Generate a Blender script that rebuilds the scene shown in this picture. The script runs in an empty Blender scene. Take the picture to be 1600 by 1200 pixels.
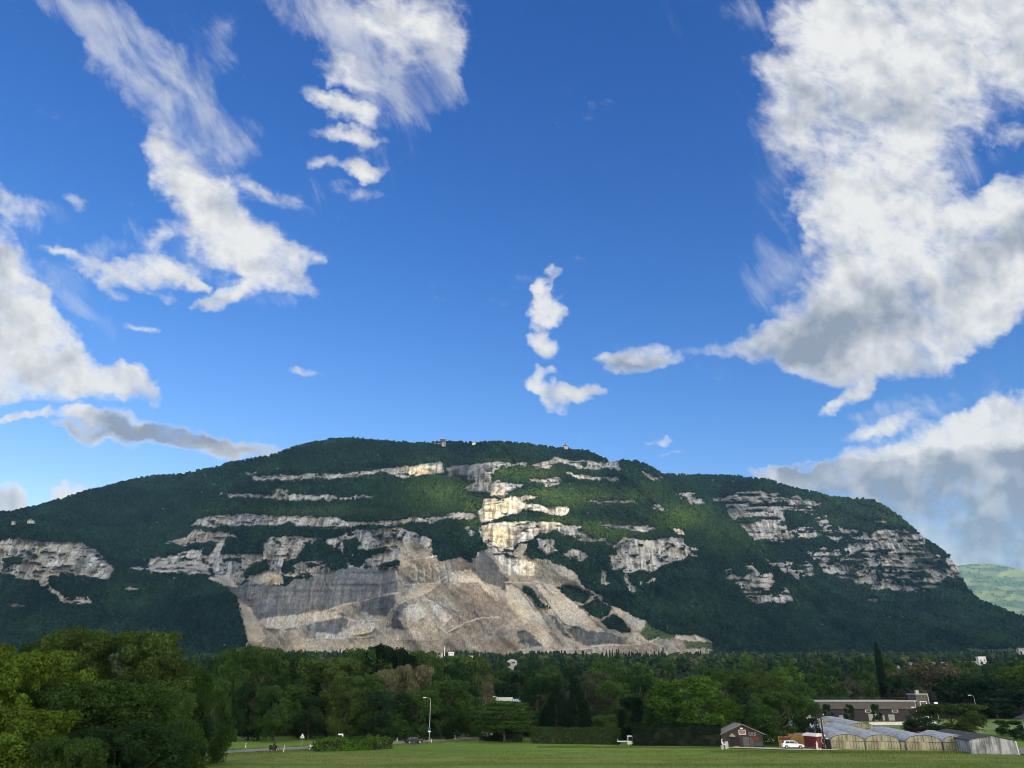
import bpy, bmesh, math, random
import numpy as np
from mathutils import Vector, Matrix
R = math.radians
rng = np.random.default_rng(7)
random.seed(7)
sc = bpy.context.scene

# ------------------------------------------------------------------ camera
F = 1202.0
CAMZ = 12.3
PITCH = math.atan(475.0 / F)
SP, CP = math.sin(PITCH), math.cos(PITCH)
cd = bpy.data.cameras.new('camera')
cd.sensor_width = 36.0
cd.lens = F / 1600 * 36
cd.clip_start = 0.5
cd.clip_end = 60000
cam = bpy.data.objects.new('camera', cd)
sc.collection.objects.link(cam)
cam.location = (0, 0, CAMZ)
cam.rotation_euler = (R(90) + PITCH, 0, 0)
sc.camera = cam
sc.render.resolution_x, sc.render.resolution_y = 1024, 768
sc.render.engine = 'CYCLES'
sc.cycles.use_adaptive_sampling = True
sc.cycles.adaptive_threshold = 0.02
sc.cycles.use_denoising = True
sc.cycles.max_bounces = 6
sc.cycles.diffuse_bounces = 3
sc.cycles.transparent_max_bounces = 12
sc.cycles.volume_bounces = 0
sc.cycles.pixel_filter_type = 'BLACKMAN_HARRIS'
sc.cycles.filter_width = 0.95
sc.view_settings.view_transform = 'Standard'
sc.view_settings.look = 'None'
sc.view_settings.gamma = 1
sc.view_settings.exposure = 0.0

# ------------------------------------------------------------------ sun
SUN_EL, SUN_AZ = R(22), R(146)         # azimuth clockwise from +Y: behind the camera, to the right
SUND = np.array([math.sin(SUN_AZ) * math.cos(SUN_EL), math.cos(SUN_AZ) * math.cos(SUN_EL), math.sin(SUN_EL)])
sl = bpy.data.lights.new('sun', 'SUN')
sl.energy = 5.0
sl.angle = R(0.5)
sl.color = (1.0, 0.86, 0.62)
so = bpy.data.objects.new('sun', sl)
sc.collection.objects.link(so)
so.rotation_euler = Vector(SUND.tolist()).to_track_quat('Z', 'Y').to_euler()

# ------------------------------------------------------------------ world: physical sky with broken evening cloud
world = bpy.data.worlds.new('World')
sc.world = world
world.use_nodes = True
W = world.node_tree
W.nodes.clear()


class NT:
    def __init__(s, tree):
        s.t = tree

    def n(s, typ, **kw):
        nd = s.t.nodes.new(typ)
        for k, v in kw.items():
            setattr(nd, k, v)
        return nd

    def put(s, sock, v):
        if isinstance(v, bpy.types.NodeSocket):
            s.t.links.new(v, sock)
        elif isinstance(v, bpy.types.Node):
            s.t.links.new(v.outputs[0], sock)
        else:
            sock.default_value = v

    def m(s, op, a, b=None, c=None, clamp=False):
        nd = s.n('ShaderNodeMath', operation=op, use_clamp=clamp)
        s.put(nd.inputs[0], a)
        if b is not None: s.put(nd.inputs[1], b)
        if c is not None: s.put(nd.inputs[2], c)
        return nd.outputs[0]

    def dot(s, a, v):
        nd = s.n('ShaderNodeVectorMath', operation='DOT_PRODUCT')
        s.put(nd.inputs[0], a); s.put(nd.inputs[1], v)
        return nd.outputs['Value']

    def mix(s, f, a, b, blend='MIX'):
        nd = s.n('ShaderNodeMix', data_type='RGBA', blend_type=blend)
        s.put(nd.inputs[0], f); s.put(nd.inputs[6], a); s.put(nd.inputs[7], b)
        return nd.outputs[2]

    def noise(s, vec, scale, detail=4, rough=0.5, dist=0.0, lac=2.0):
        nd = s.n('ShaderNodeTexNoise')
        if vec is not None: s.put(nd.inputs['Vector'], vec)
        nd.inputs['Scale'].default_value = scale
        nd.inputs['Detail'].default_value = detail
        nd.inputs['Roughness'].default_value = rough
        nd.inputs['Lacunarity'].default_value = lac
        nd.inputs['Distortion'].default_value = dist
        return nd.outputs['Fac']

    def mapping(s, vec, loc=(0, 0, 0), rot=(0, 0, 0), scale=(1, 1, 1), typ='POINT'):
        nd = s.n('ShaderNodeMapping', vector_type=typ)
        s.put(nd.inputs['Vector'], vec)
        nd.inputs['Location'].default_value = loc
        nd.inputs['Rotation'].default_value = rot
        nd.inputs['Scale'].default_value = scale
        return nd.outputs[0]

    def rng(s, v, a, b, c=0.0, d=1.0, smooth=True):
        nd = s.n('ShaderNodeMapRange')
        nd.interpolation_type = 'SMOOTHSTEP' if smooth else 'LINEAR'
        s.put(nd.inputs[0], v)
        for i, x in enumerate((a, b, c, d)):
            s.put(nd.inputs[i + 1], x)
        return nd.outputs[0]


w = NT(W)
tc = w.n('ShaderNodeTexCoord').outputs['Generated']
sky = w.n('ShaderNodeTexSky', sky_type='NISHITA', sun_disc=False)
sky.sun_elevation = SUN_EL
sky.sun_rotation = SUN_AZ
sky.altitude = 400
sky.air_density = 1.0
sky.dust_density = 0.4
sky.ozone_density = 2.0
skyhs = w.n('ShaderNodeHueSaturation')
skyhs.inputs['Saturation'].default_value = 1.18
skyhs.inputs['Hue'].default_value = 0.512
skyhs.inputs['Value'].default_value = SKYV = 0.085
w.put(skyhs.inputs['Color'], sky.outputs[0])
# direction -> plane coordinates on a plane facing a fixed compass direction (units: 1/1000 of the focal plane)
fw = w.dot(tc, (0, CP, SP))
rt = w.dot(tc, (1, 0, 0))
up = w.dot(tc, (0, -SP, CP))
fc = w.m('MAXIMUM', fw, 0.15)
uu = w.m('MULTIPLY_ADD', w.m('DIVIDE', rt, fc), 1.202, 0.8)
vv = w.m('MULTIPLY_ADD', w.m('DIVIDE', up, fc), -1.202, 0.6)
cmb = w.n('ShaderNodeCombineXYZ')
w.put(cmb.inputs[0], uu); w.put(cmb.inputs[1], vv)
P = cmb.outputs[0]
# gentle warp so that no cloud keeps the outline of its ellipse
wn = w.n('ShaderNodeTexNoise'); w.put(wn.inputs['Vector'], P)
wn.inputs['Scale'].default_value = 7; wn.inputs['Detail'].default_value = 4; wn.inputs['Roughness'].default_value = .55
wv = w.n('ShaderNodeVectorMath', operation='SUBTRACT'); w.put(wv.inputs[0], wn.outputs['Color']); wv.inputs[1].default_value = (.5, .5, .5)
ws = w.n('ShaderNodeVectorMath', operation='MULTIPLY_ADD'); w.put(ws.inputs[0], wv.outputs[0]); ws.inputs[1].default_value = (.11, .09, 0); w.put(ws.inputs[2], P)
wn2 = w.n('ShaderNodeTexNoise'); w.put(wn2.inputs['Vector'], P)
wn2.inputs['Scale'].default_value = 24; wn2.inputs['Detail'].default_value = 5; wn2.inputs['Roughness'].default_value = .6
wv2 = w.n('ShaderNodeVectorMath', operation='SUBTRACT'); w.put(wv2.inputs[0], wn2.outputs['Color']); wv2.inputs[1].default_value = (.5, .5, .5)
ws2 = w.n('ShaderNodeVectorMath', operation='MULTIPLY_ADD'); w.put(ws2.inputs[0], wv2.outputs[0]); ws2.inputs[1].default_value = (.055, .04, 0); w.put(ws2.inputs[2], ws.outputs[0])
PW = ws2.outputs[0]


def blob(cx, cy, rx, ry, rot, wt, prev):
    mp = w.mapping(PW, (cx / 1000, cy / 1000, 0), (0, 0, R(rot)), (rx / 1000, ry / 1000, 1), 'TEXTURE')
    g = w.n('ShaderNodeTexGradient', gradient_type='SPHERICAL')
    w.put(g.inputs[0], mp)
    return w.m('MULTIPLY_ADD', g.outputs['Fac'], wt, prev)


DENSE = [  # cx, cy, rx, ry, rotation, weight
    # left streak
    (262, 235, 70, 42, 55, 1.0), (300, 290, 110, 55, 52, 1.6), (345, 345, 130, 70, 40, 2.0), (395, 385, 120, 62, 18, 2.1), (430, 405, 80, 40, 10, 1.5),
    (462, 448, 60, 26, 10, 1.2), (415, 292, 70, 22, 18, 1.3), (425, 440, 70, 34, 0, 1.2), (335, 472, 62, 18, -22, 1.3), (300, 484, 26, 12, 0, .8), (375, 455, 60, 30, -10, 1.0),
    (245, 380, 60, 26, -35, .9), (150, 428, 80, 24, 22, 1.7), (190, 470, 44, 18, 35, 1.1), (245, 425, 72, 30, -6, 2.0), (295, 445, 30, 16, 45, 1.1), (210, 445, 60, 22, 20, 1.2),
    (88, 398, 40, 12, 15, .8), (227, 518, 40, 12, -4, 1.2), (122, 315, 38, 16, 12, .55), (30, 330, 70, 26, 25, .9), (0, 300, 50, 24, 20, .8),
    # top middle
    (665, 40, 110, 90, 40, 1.7), (540, 108, 62, 26, 15, 1.5), (520, 150, 60, 20, 20, 1.1), (552, 170, 62, 22, 22, 1.2), (565, 215, 62, 20, 18, 1.5), (550, 190, 50, 55, 10, .5), (560, 140, 55, 40, 20, .55), (575, 240, 40, 30, 10, .4), (530, 205, 50, 16, 20, .8),
    (572, 266, 46, 20, 25, 1.9), (508, 247, 38, 15, 15, .9), (560, 305, 60, 22, 20, .7), (600, 20, 120, 60, 10, 1.1),
    # left bank
    (-30, 400, 75, 75, 30, 2.2), (-10, 450, 95, 90, 40, 2.4), (10, 520, 130, 95, 40, 2.6), (60, 565, 130, 62, 25, 2.8), (125, 590, 110, 40, 18, 2.6), (190, 603, 80, 26, 10, 2.0),
    (232, 602, 36, 30, 40, 1.6), (-40, 580, 120, 60, 0, 2.6), (40, 480, 70, 50, 45, 1.4), (110, 545, 70, 34, 40, 1.2),
    # small ones over the left slope
    (34, 649, 38, 12, -5, 1.9), (70, 648, 18, 15, 0, 1.4), (135, 657, 62, 17, 5, 2.3), (205, 674, 130, 33, 9, 2.6), (290, 689, 110, 26, 10, 2.3),
    (385, 702, 95, 18, 5, 1.5), (110, 682, 46, 14, 8, 1.6), (118, 766, 44, 26, -18, 4.5), (6, 784, 34, 34, 35, 4.5), (150, 690, 60, 12, 0, 1.0),
    # centre string
    (854, 458, 22, 34, 5, 2.2), (850, 488, 36, 26, 0, 2.2), (838, 508, 26, 18, 0, 1.4), (838, 538, 33, 20, 5, 2.2), (850, 578, 30, 16, 10, 2.2), (846, 598, 30, 18, 20, 2.0),
    (878, 608, 50, 17, 10, 2.2), (918, 600, 42, 13, -4, 1.5), (868, 630, 22, 18, 0, 1.6), (870, 470, 18, 14, 0, 1.0),
    (1005, 558, 82, 23, 4, 2.3), (955, 551, 50, 13, 6, 1.0), (485, 577, 42, 12, 4, 1.2), (1022, 700, 24, 7, 0, 1.2), (1040, 717, 36, 7, 0, .7),
    # right bank
    (1530, 40, 330, 170, 0, 3.2), (1290, 40, 90, 70, 20, 1.6), (1230, 110, 60, 50, 10, 1.4), (1260, 190, 100, 60, 10, 2.0), (1350, 130, 160, 110, 0, 2.6),
    (1270, 245, 80, 40, 0, 1.3), (1330, 310, 110, 80, 15, 2.4), (1390, 390, 150, 105, 10, 2.8), (1330, 400, 90, 70, 0, 1.6), (1340, 470, 150, 70, -18, 2.4), (1220, 518, 100, 28, -12, 1.8),
    (1290, 530, 150, 45, -4, 2.2), (1420, 510, 190, 90, -14, 2.8), (1360, 565, 150, 45, 5, 2.2), (1500, 470, 150, 95, -28, 2.6), (1580, 350, 110, 90, -30, 2.8), (1600, 420, 110, 90, -30, 2.4),
    (1330, 612, 62, 20, -25, 1.9), (1290, 632, 34, 11, -30, 1.2), (1430, 215, 110, 100, 0, 2.8), (1590, 215, 60, 30, 0, 1.2), (1520, 200, 60, 40, 0, .6), (1545, 262, 62, 30, -10, -.9), (1490, 330, 80, 60, 0, 1.4),
    # lower right bank
    (1560, 680, 220, 60, -16, 2.8), (1640, 690, 180, 90, 0, 2.8), (1420, 725, 190, 42, -12, 2.6), (1300, 745, 140, 24, -7, 2.4), (1225, 750, 60, 10, -4, 1.2), (1640, 800, 260, 110, 0, 2.8),
    (1460, 775, 200, 62, 0, 2.6), (1395, 665, 60, 18, -16, 1.5), (1360, 685, 60, 16, -10, 1.0), (1480, 670, 100, 30, -18, 1.6), (1560, 860, 240, 80, 0, 2.4), (1345, 760, 120, 30, 0, 2.0),
    # above the frame
    (900, -280, 900, 130, 0, 1.6), (1500, -200, 500, 220, 0, 2.5),
]
WISPY = [
    (70, 0, 110, 50, 35, .8), (150, 25, 170, 62, 35, 1.3), (215, 90, 165, 70, 52, 1.4), (270, 165, 140, 75, 58, 1.5), (330, 60, 70, 90, 0, .7), (340, 180, 62, 110, -10, 1.0), (300, 240, 90, 60, 55, 1.2),
    (160, 100, 90, 30, 50, .7), (240, 330, 120, 60, 50, .6), (380, 230, 50, 70, 0, .7),
    (480, 15, 130, 60, 25, .9), (560, 40, 150, 90, 20, 1.3), (640, 130, 110, 85, 40, 1.2), (600, 200, 90, 80, -20, .8), (700, 70, 50, 90, 10, 1.4), (690, 140, 50, 50, 0, .8), (610, 270, 70, 60, 20, .5),
    (1160, 20, 70, 34, 10, 1.0), (1195, 150, 60, 150, 0, .7), (1210, 300, 60, 120, 10, .5), (1230, 430, 90, 110, 20, .8), (1150, 535, 90, 24, -10, .9), (1110, 548, 80, 14, -6, .9),
    (110, 330, 90, 40, 10, .4), (300, 420, 170, 70, 10, .7), (120, 440, 130, 60, 20, .6), (440, 470, 100, 40, 0, .5), (40, 340, 80, 50, 20, .8), (180, 400, 120, 40, -20, .6),
    (1440, 645, 180, 40, -15, 1.0), (1520, 250, 110, 80, 0, .8), (1300, 655, 60, 20, -20, .5), (900, 580, 50, 40, 0, .4), (130, 480, 110, 50, 40, .6), (90, 650, 60, 14, 0, .4), (840, 440, 30, 30, 0, .4), (1370, 640, 80, 20, -10, .5),
    (510, 300, 80, 40, 10, .4), (570, 130, 80, 120, 0, .5), (1000, 548, 120, 30, 0, .4), (420, 480, 120, 24, 0, .4),
]
GREY = [
    (1270, 535, 230, 50, -10, 1.3), (1400, 165, 230, 70, 3, .75), (1575, 385, 170, 65, -30, 1.3), (1350, 470, 200, 60, -10, .5), (250, 682, 200, 30, 9, 2.2), (1450, 550, 160, 40, -8, .5),
    (400, 702, 130, 24, 4, 1.6), (1000, 568, 100, 20, 4, 1.3), (1440, 748, 440, 62, -8, 2.2), (1600, 730, 240, 60, -8, 1.0), (1580, 860, 320, 110, 0, 2.0), (1500, 790, 240, 60, 0, .6), (1320, 750, 200, 30, -6, 1.2),
    (-10, 430, 110, 60, 30, .8), (330, 190, 160, 120, 30, .6), (640, 120, 130, 110, 10, .6), (112, 684, 70, 20, 0, 1.2), (1500, 60, 240, 60, 0, .3), (40, 570, 120, 30, 10, .3), (70,648,30,16,0,.6), (400, 330, 80, 40, 20, .25),
]
fd = w.m('MULTIPLY', fw, 0.0)
for b in DENSE: fd = blob(*b, fd)
fwz = w.m('MULTIPLY', fw, 0.0)
for b in WISPY: fwz = blob(*b, fwz)
fg = w.m('MULTIPLY', fw, 0.0)
for b in GREY: fg = blob(*b, fg)
n1 = w.m('ADD', w.m('MULTIPLY', w.noise(P, 8, 3, 0.5, 0.2), .40), w.m('MULTIPLY', w.noise(w.mapping(P, rot=(0, 0, R(25)), scale=(1, .62, 1), typ='TEXTURE'), 17, 9, 0.64, 0.25), .60))
n2 = w.noise(w.mapping(P, rot=(0, 0, R(57)), scale=(1, .42, 1), typ='TEXTURE'), 7.5, 9, 0.62, 0.5)
n4 = w.noise(P, 10, 6, 0.52, 0.1)
n3 = w.noise(w.mapping(P, loc=(-.012, .022, 0)), 10, 6, 0.52, 0.1)
front = w.rng(fw, .15, .3)
nn1 = w.rng(n1, .30, .72, 0, 1, False)
fds = w.m('SUBTRACT', 1.0, w.m('POWER', 2.718, w.m('MULTIPLY', fd, -1.15)))
a1 = w.rng(w.m('SUBTRACT', fds, w.m('MULTIPLY', nn1, .92)), -.24, .60)
fws = w.m('SUBTRACT', 1.0, w.m('POWER', 2.718, w.m('MULTIPLY', fwz, -1.2)))
a2 = w.m('MULTIPLY', w.rng(w.m('SUBTRACT', fws, w.m('MULTIPLY', w.rng(n2, .28, .74, 0, 1, False), .95)), -.12, .85), .66)
alpha = w.m('MULTIPLY', w.m('SUBTRACT', 1.0, w.m('MULTIPLY', w.m('SUBTRACT', 1.0, a1), w.m('SUBTRACT', 1.0, a2))), front)
# shade inside the cloud: large soft relief + thick grey bases
relief = w.m('SUBTRACT', n4, n3)
lowf = w.noise(P, 5, 4, .55, .6)
gs = w.m('MULTIPLY', w.rng(fg, 0, 1.3), w.rng(n4, .25, .75, 1.05, .65, False))
gfac = w.m('ADD', w.m('MULTIPLY', gs, .95), w.m('ADD', w.m('MULTIPLY', relief, 2.5), w.m('MULTIPLY', w.rng(lowf, .42, .70, 0, 1), .34)))
gfac = w.m('MULTIPLY', gfac, 1.0, clamp=True)
# thin edges glow white, the thick middle is a little greyer
gfac = w.m('MULTIPLY', gfac, w.rng(fd, .4, 1.6, .55, 1.0))
ccol = w.mix(gfac, (.88, .88, .87, 1), (.30, .35, .44, 1))
sp_ = w.n('ShaderNodeSeparateColor'); w.put(sp_.inputs[0], skyhs.outputs[0])
cb_ = w.n('ShaderNodeCombineColor')
for i_, (g_, p_) in enumerate(((8.64, 1.76), (3.21, 1.29), (2.27, .98))):
    w.put(cb_.inputs[i_], w.m('MINIMUM', w.m('MULTIPLY', w.m('POWER', sp_.outputs[i_], p_), g_), 1.6))
cskyf = w.mix(alpha, cb_.outputs[0], ccol)
# the sky on the sun's side (behind the photographer): unseen bright cloud added as fill light
nb = w.noise(tc, 2.6, 5, .55, .3)
sunw = w.rng(w.dot(tc, tuple(SUND.tolist())), -.1, .95)
backa = w.m('MULTIPLY', w.m('SUBTRACT', 1.0, w.rng(fw, -.1, .25)), w.rng(nb, .36, .56))
backc = w.mix(sunw, (1.15, 1.22, 1.32, 1), (5.8, 5.4, 4.6, 1))
final = w.mix(backa, cskyf, backc)
bg = w.n('ShaderNodeBackground')
w.put(bg.inputs['Color'], final)
bg.inputs['Strength'].default_value = 1.0
ow = w.n('ShaderNodeOutputWorld')
W.links.new(bg.outputs[0], ow.inputs[0])
try:
    world.cycles.sampling_method = 'MANUAL'
    world.cycles.sample_map_resolution = 512
except Exception:
    pass

# ------------------------------------------------------------------ helpers: rays, tags, meshes


def tan_el(py):
    return (F * SP + (600 - py) * CP) / (F * CP - (600 - py) * SP)


def den(py):
    return F * CP - (600 - py) * SP


def at(px, py, Y):
    return Vector(((px - 800) / den(py) * Y, Y, CAMZ + tan_el(py) * Y))


def gz(Y):                      # the plain: level field, then rising gently to the foot of the mountain
    Y = np.asarray(Y, float)
    return np.clip(Y - 330, 0, None) * 0.05


def gnd(px, py):                # point of the level field seen at a pixel
    Y = -CAMZ / tan_el(py)
    return Vector(((px - 800) / den(py) * Y, Y, 0))


def xat(px, Y, z=0.0):          # x at which something of height z and depth Y shows in column px
    t = (z - CAMZ) / Y
    a = math.atan(t) - PITCH
    py = 600 - F * math.tan(a)
    return (px - 800) / den(py) * Y


def pyof(z, Y):
    return 600 - F * math.tan(math.atan((z - CAMZ) / Y) - PITCH)


def tag(o, label=None, cat=None, group=None, kind=None):
    if label: o['label'] = label
    if cat: o['category'] = cat
    if group: o['group'] = group
    if kind: o['kind'] = kind
    return o


def empty(name, loc=(0, 0, 0), rz=0.0):
    o = bpy.data.objects.new(name, None)
    o.empty_display_size = .3
    sc.collection.objects.link(o)
    o.location = loc
    o.rotation_euler = (0, 0, rz)
    return o


def raw_mesh(name, V, Fc, smooth=False):
    V = np.asarray(V, np.float32)
    Fc = np.asarray(Fc, np.int32)
    k = Fc.shape[1]
    me = bpy.data.meshes.new(name)
    me.vertices.add(len(V)); me.vertices.foreach_set('co', V.ravel())
    me.loops.add(Fc.size); me.loops.foreach_set('vertex_index', Fc.ravel())
    me.polygons.add(len(Fc))
    me.polygons.foreach_set('loop_start', np.arange(0, Fc.size, k, dtype=np.int32))
    if smooth: me.polygons.foreach_set('use_smooth', np.ones(len(Fc), bool))
    me.update(calc_edges=True)
    return me


def add_col(me, name, C):
    a = me.color_attributes.new(name, 'FLOAT_COLOR', 'POINT')
    c = np.ones((len(C), 4), np.float32); c[:, :C.shape[1]] = C
    a.data.foreach_set('color', c.ravel())


def add_val(me, name, v):
    a = me.attributes.new(name, 'FLOAT', 'POINT')
    a.data.foreach_set('value', np.asarray(v, np.float32).ravel())


def link(name, me, mat=None, parent=None):
    o = bpy.data.objects.new(name, me)
    sc.collection.objects.link(o)
    if mat is not None and not me.materials: me.materials.append(mat)
    if parent is not None: o.parent = parent
    return o


class MB:
    """collects simple shapes; build() links them as ONE mesh object"""
    def __init__(s): s.v, s.f = [], []

    def add(s, vs, fs):
        k = len(s.v); s.v += [tuple(v) for v in vs]; s.f += [tuple(i + k for i in f) for f in fs]; return s

    def box(s, c, d, rz=0.0, taper=(1, 1), rx=0.0):
        cx, cy, cz = c; hx, hy, hz = d[0] / 2, d[1] / 2, d[2] / 2
        vs = []
        for z, t in ((-hz, (1, 1)), (hz, taper)):
            for x, y in ((-hx, -hy), (hx, -hy), (hx, hy), (-hx, hy)):
                x2, y2, z2 = x * t[0], y * t[1], z
                if rx: y2, z2 = y2 * math.cos(rx) - z2 * math.sin(rx), y2 * math.sin(rx) + z2 * math.cos(rx)
                vs.append((cx + x2 * math.cos(rz) - y2 * math.sin(rz), cy + x2 * math.sin(rz) + y2 * math.cos(rz), cz + z2))
        return s.add(vs, [(3, 2, 1, 0), (4, 5, 6, 7), (0, 1, 5, 4), (1, 2, 6, 5), (2, 3, 7, 6), (3, 0, 4, 7)])

    def tube(s, p, q, r0, r1=None, n=8, caps=True):
        r1 = r0 if r1 is None else r1
        p, q = Vector(p), Vector(q); d = (q - p).normalized()
        a = d.orthogonal().normalized(); b = d.cross(a)
        vs = []
        for c, r in ((p, r0), (q, r1)):
            for i in range(n):
                t = 2 * math.pi * i / n
                vs.append(c + a * math.cos(t) * r + b * math.sin(t) * r)
        fs = [(i, (i + 1) % n, n + (i + 1) % n, n + i) for i in range(n)]
        if caps: fs += [tuple(range(n - 1, -1, -1)), tuple(range(n, 2 * n))]
        return s.add(vs, fs)

    def path(s, pts, rs, n=8):
        for i in range(len(pts) - 1): s.tube(pts[i], pts[i + 1], rs[i], rs[i + 1], n)
        return s

    def prism(s, prof, y0, y1, plane='xz'):
        """prof: closed list of (a,b); extruded along the remaining axis"""
        n = len(prof)
        if plane == 'xz': vs = [(a, y0, b) for a, b in prof] + [(a, y1, b) for a, b in prof]
        elif plane == 'yz': vs = [(y0, a, b) for a, b in prof] + [(y1, a, b) for a, b in prof]
        else: vs = [(a, b, y0) for a, b in prof] + [(a, b, y1) for a, b in prof]
        fs = [tuple(range(n)), tuple(range(2 * n - 1, n - 1, -1))] + [(i, n + i, n + (i + 1) % n, (i + 1) % n) for i in range(n)]
        return s.add(vs, fs)

    def ball(s, c, r, seg=10, rings=6, sc3=(1, 1, 1)):
        vs = [(c[0], c[1], c[2] + r * sc3[2])]
        for j in range(1, rings):
            a = math.pi * j / rings
            for i in range(seg):
                t = 2 * math.pi * i / seg
                vs.append((c[0] + r * sc3[0] * math.sin(a) * math.cos(t), c[1] + r * sc3[1] * math.sin(a) * math.sin(t), c[2] + r * sc3[2] * math.cos(a)))
        vs.append((c[0], c[1], c[2] - r * sc3[2]))
        fs = [(0, 1 + i, 1 + (i + 1) % seg) for i in range(seg)]
        for j in range(rings - 2):
            for i in range(seg):
                a0 = 1 + j * seg; fs.append((a0 + i, a0 + seg + i, a0 + seg + (i + 1) % seg, a0 + (i + 1) % seg))
        l = len(vs) - 1; a0 = 1 + (rings - 2) * seg
        fs += [(l, a0 + (i + 1) % seg, a0 + i) for i in range(seg)]
        return s.add(vs, fs)

    def build(s, name, mat, parent=None, bevel=0.0, smooth=False):
        me = bpy.data.meshes.new(name)
        me.from_pydata(s.v, [], s.f)
        bm = bmesh.new(); bm.from_mesh(me)
        bmesh.ops.recalc_face_normals(bm, faces=bm.faces)
        if bevel:
            bmesh.ops.bevel(bm, geom=[e for e in bm.edges if e.is_manifold and e.calc_face_angle(0) > .5], offset=bevel, segments=2, affect='EDGES', clamp_overlap=True)
        if smooth:
            for f in bm.faces: f.smooth = True
        bm.to_mesh(me); bm.free()
        return link(name, me, mat, parent)


# ------------------------------------------------------------------ numpy noise


def _h(ix, iy, seed):
    h = (ix.astype(np.int64) * 374761393 + iy.astype(np.int64) * 668265263 + seed * 144665) & 0xffffffff
    h = ((h ^ (h >> 13)) * 1274126177) & 0xffffffff
    h = ((h ^ (h >> 16)) * 2246822519) & 0xffffffff
    return ((h ^ (h >> 15)) & 0xffffff) / float(0xffffff)


def vn(x, y, seed=0):
    x0, y0 = np.floor(x), np.floor(y)
    fx, fy = x - x0, y - y0
    fx = fx * fx * fx * (fx * (fx * 6 - 15) + 10); fy = fy * fy * fy * (fy * (fy * 6 - 15) + 10)
    a, b = _h(x0, y0, seed), _h(x0 + 1, y0, seed)
    c, d = _h(x0, y0 + 1, seed), _h(x0 + 1, y0 + 1, seed)
    return (a * (1 - fx) + b * fx) * (1 - fy) + (c * (1 - fx) + d * fx) * fy


def fbm(x, y, octv=4, seed=0, gain=.5, lac=2.03):
    s, a, t = 0, 1.0, 0
    for i in range(octv):
        s = s + a * vn(x * lac ** i + 17.3 * i, y * lac ** i - 9.1 * i, seed + i); t += a; a *= gain
    return s / t


def ridged(x, y, octv=4, seed=0, gain=.5):
    s, a, t = 0, 1.0, 0
    for i in range(octv):
        s = s + a * (1 - np.abs(2 * vn(x * 2.1 ** i + 5.3 * i, y * 2.1 ** i + 3.7 * i, seed + i) - 1)); t += a; a *= gain
    return s / t


def sstep(x, a, b):
    t = np.clip((x - a) / (b - a), 0, 1)
    return t * t * (3 - 2 * t)


def blur(A, sig, axis):
    if sig <= 0: return A
    r = int(3 * sig) + 1
    k = np.exp(-np.arange(-r, r + 1) ** 2 / (2 * sig * sig)); k /= k.sum()
    pad = [(0, 0)] * A.ndim; pad[axis] = (r, r)
    B = np.pad(A, pad, mode='edge')
    out = np.zeros_like(A)
    for i, kk in enumerate(k):
        out += kk * (B[:, i:i + A.shape[1]] if axis == 1 else B[i:i + A.shape[0]])
    return out


def inpoly(px, py, poly):
    p = np.asarray(poly, float)
    x0, x1, y0, y1 = p[:, 0].min() - 8, p[:, 0].max() + 8, p[:, 1].min() - 8, p[:, 1].max() + 8
    res = np.zeros(px.shape, bool)
    sel = (px > x0) & (px < x1) & (py > y0) & (py < y1)
    X, Yv = px[sel], py[sel]
    c = np.zeros(X.shape, bool)
    n = len(p)
    for i in range(n):
        ax, ay = p[i]; bx, by = p[(i + 1) % n]
        if ay == by: continue
        cond = ((ay > Yv) != (by > Yv)) & (X < (bx - ax) * (Yv - ay) / (by - ay) + ax)
        c ^= cond
    res[sel] = c
    return res


# ------------------------------------------------------------------ materials
MATS = {}


def pbr(name, col, rough=.7, metal=0.0, var=.12, scale=3.0, bump=.0, spec=.3, emit=None):
    """plain procedural surface: base colour with two scales of mottling and a little bump"""
    if name in MATS: return MATS[name]
    m = bpy.data.materials.new(name); m.use_nodes = True
    n = NT(m.node_tree); b = m.node_tree.nodes['Principled BSDF']
    co = n.n('ShaderNodeTexCoord').outputs['Object']
    f = n.noise(co, scale, 6, .6)
    v = n.rng(f, .3, .7, 1 - var, 1 + var, False)
    hs = n.n('ShaderNodeHueSaturation'); hs.inputs['Color'].default_value = (*col, 1); n.put(hs.inputs['Value'], v)
    n.put(b.inputs['Base Color'], hs.outputs[0])
    b.inputs['Roughness'].default_value = rough; b.inputs['Metallic'].default_value = metal
    b.inputs['Specular IOR Level'].default_value = spec
    if bump:
        bp = n.n('ShaderNodeBump'); bp.inputs['Strength'].default_value = bump
        n.put(bp.inputs['Height'], n.noise(co, scale * 6, 5, .6)); n.put(b.inputs['Normal'], bp.outputs[0])
    MATS[name] = m
    return m
# ------------------------------------------------------------------ the mountain, its right-hand shoulder, and the spur at left
SKY_PTS = [(-400, 815), (-260, 812), (-120, 806), (0, 797), (17, 799), (33, 794), (67, 787), (100, 777), (140, 764), (187, 753), (233, 743), (287, 739), (333, 729),
           (367, 720), (400, 714), (420, 711), (447, 701), (490, 689), (520, 685), (553, 684), (613, 687), (643, 691), (690, 688), (733, 690), (770, 689), (817, 690),
           (843, 694), (880, 700), (920, 704), (947, 716), (953, 720), (967, 718), (993, 719), (1020, 728), (1037, 740), (1053, 741), (1110, 740), (1145, 742),
           (1160, 744), (1203, 749), (1250, 764), (1310, 776), (1350, 779), (1365, 781), (1395, 796), (1413, 811), (1438, 833), (1460, 850), (1480, 863),
           (1497, 886), (1505, 908), (1530, 936), (1570, 951), (1600, 963), (1700, 990), (1900, 1010), (2100, 1016)]
NX, NR = 1800, 340
gx = np.linspace(-330, 2000, NX)
sx = np.array([p[0] for p in SKY_PTS], float); sy = np.array([p[1] for p in SKY_PTS], float)
ysky = np.interp(gx, sx, sy) + 2.0 + (fbm(gx / 25, gx * 0, 4, 3) - .5) * 3
YB = 1036.0
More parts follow.
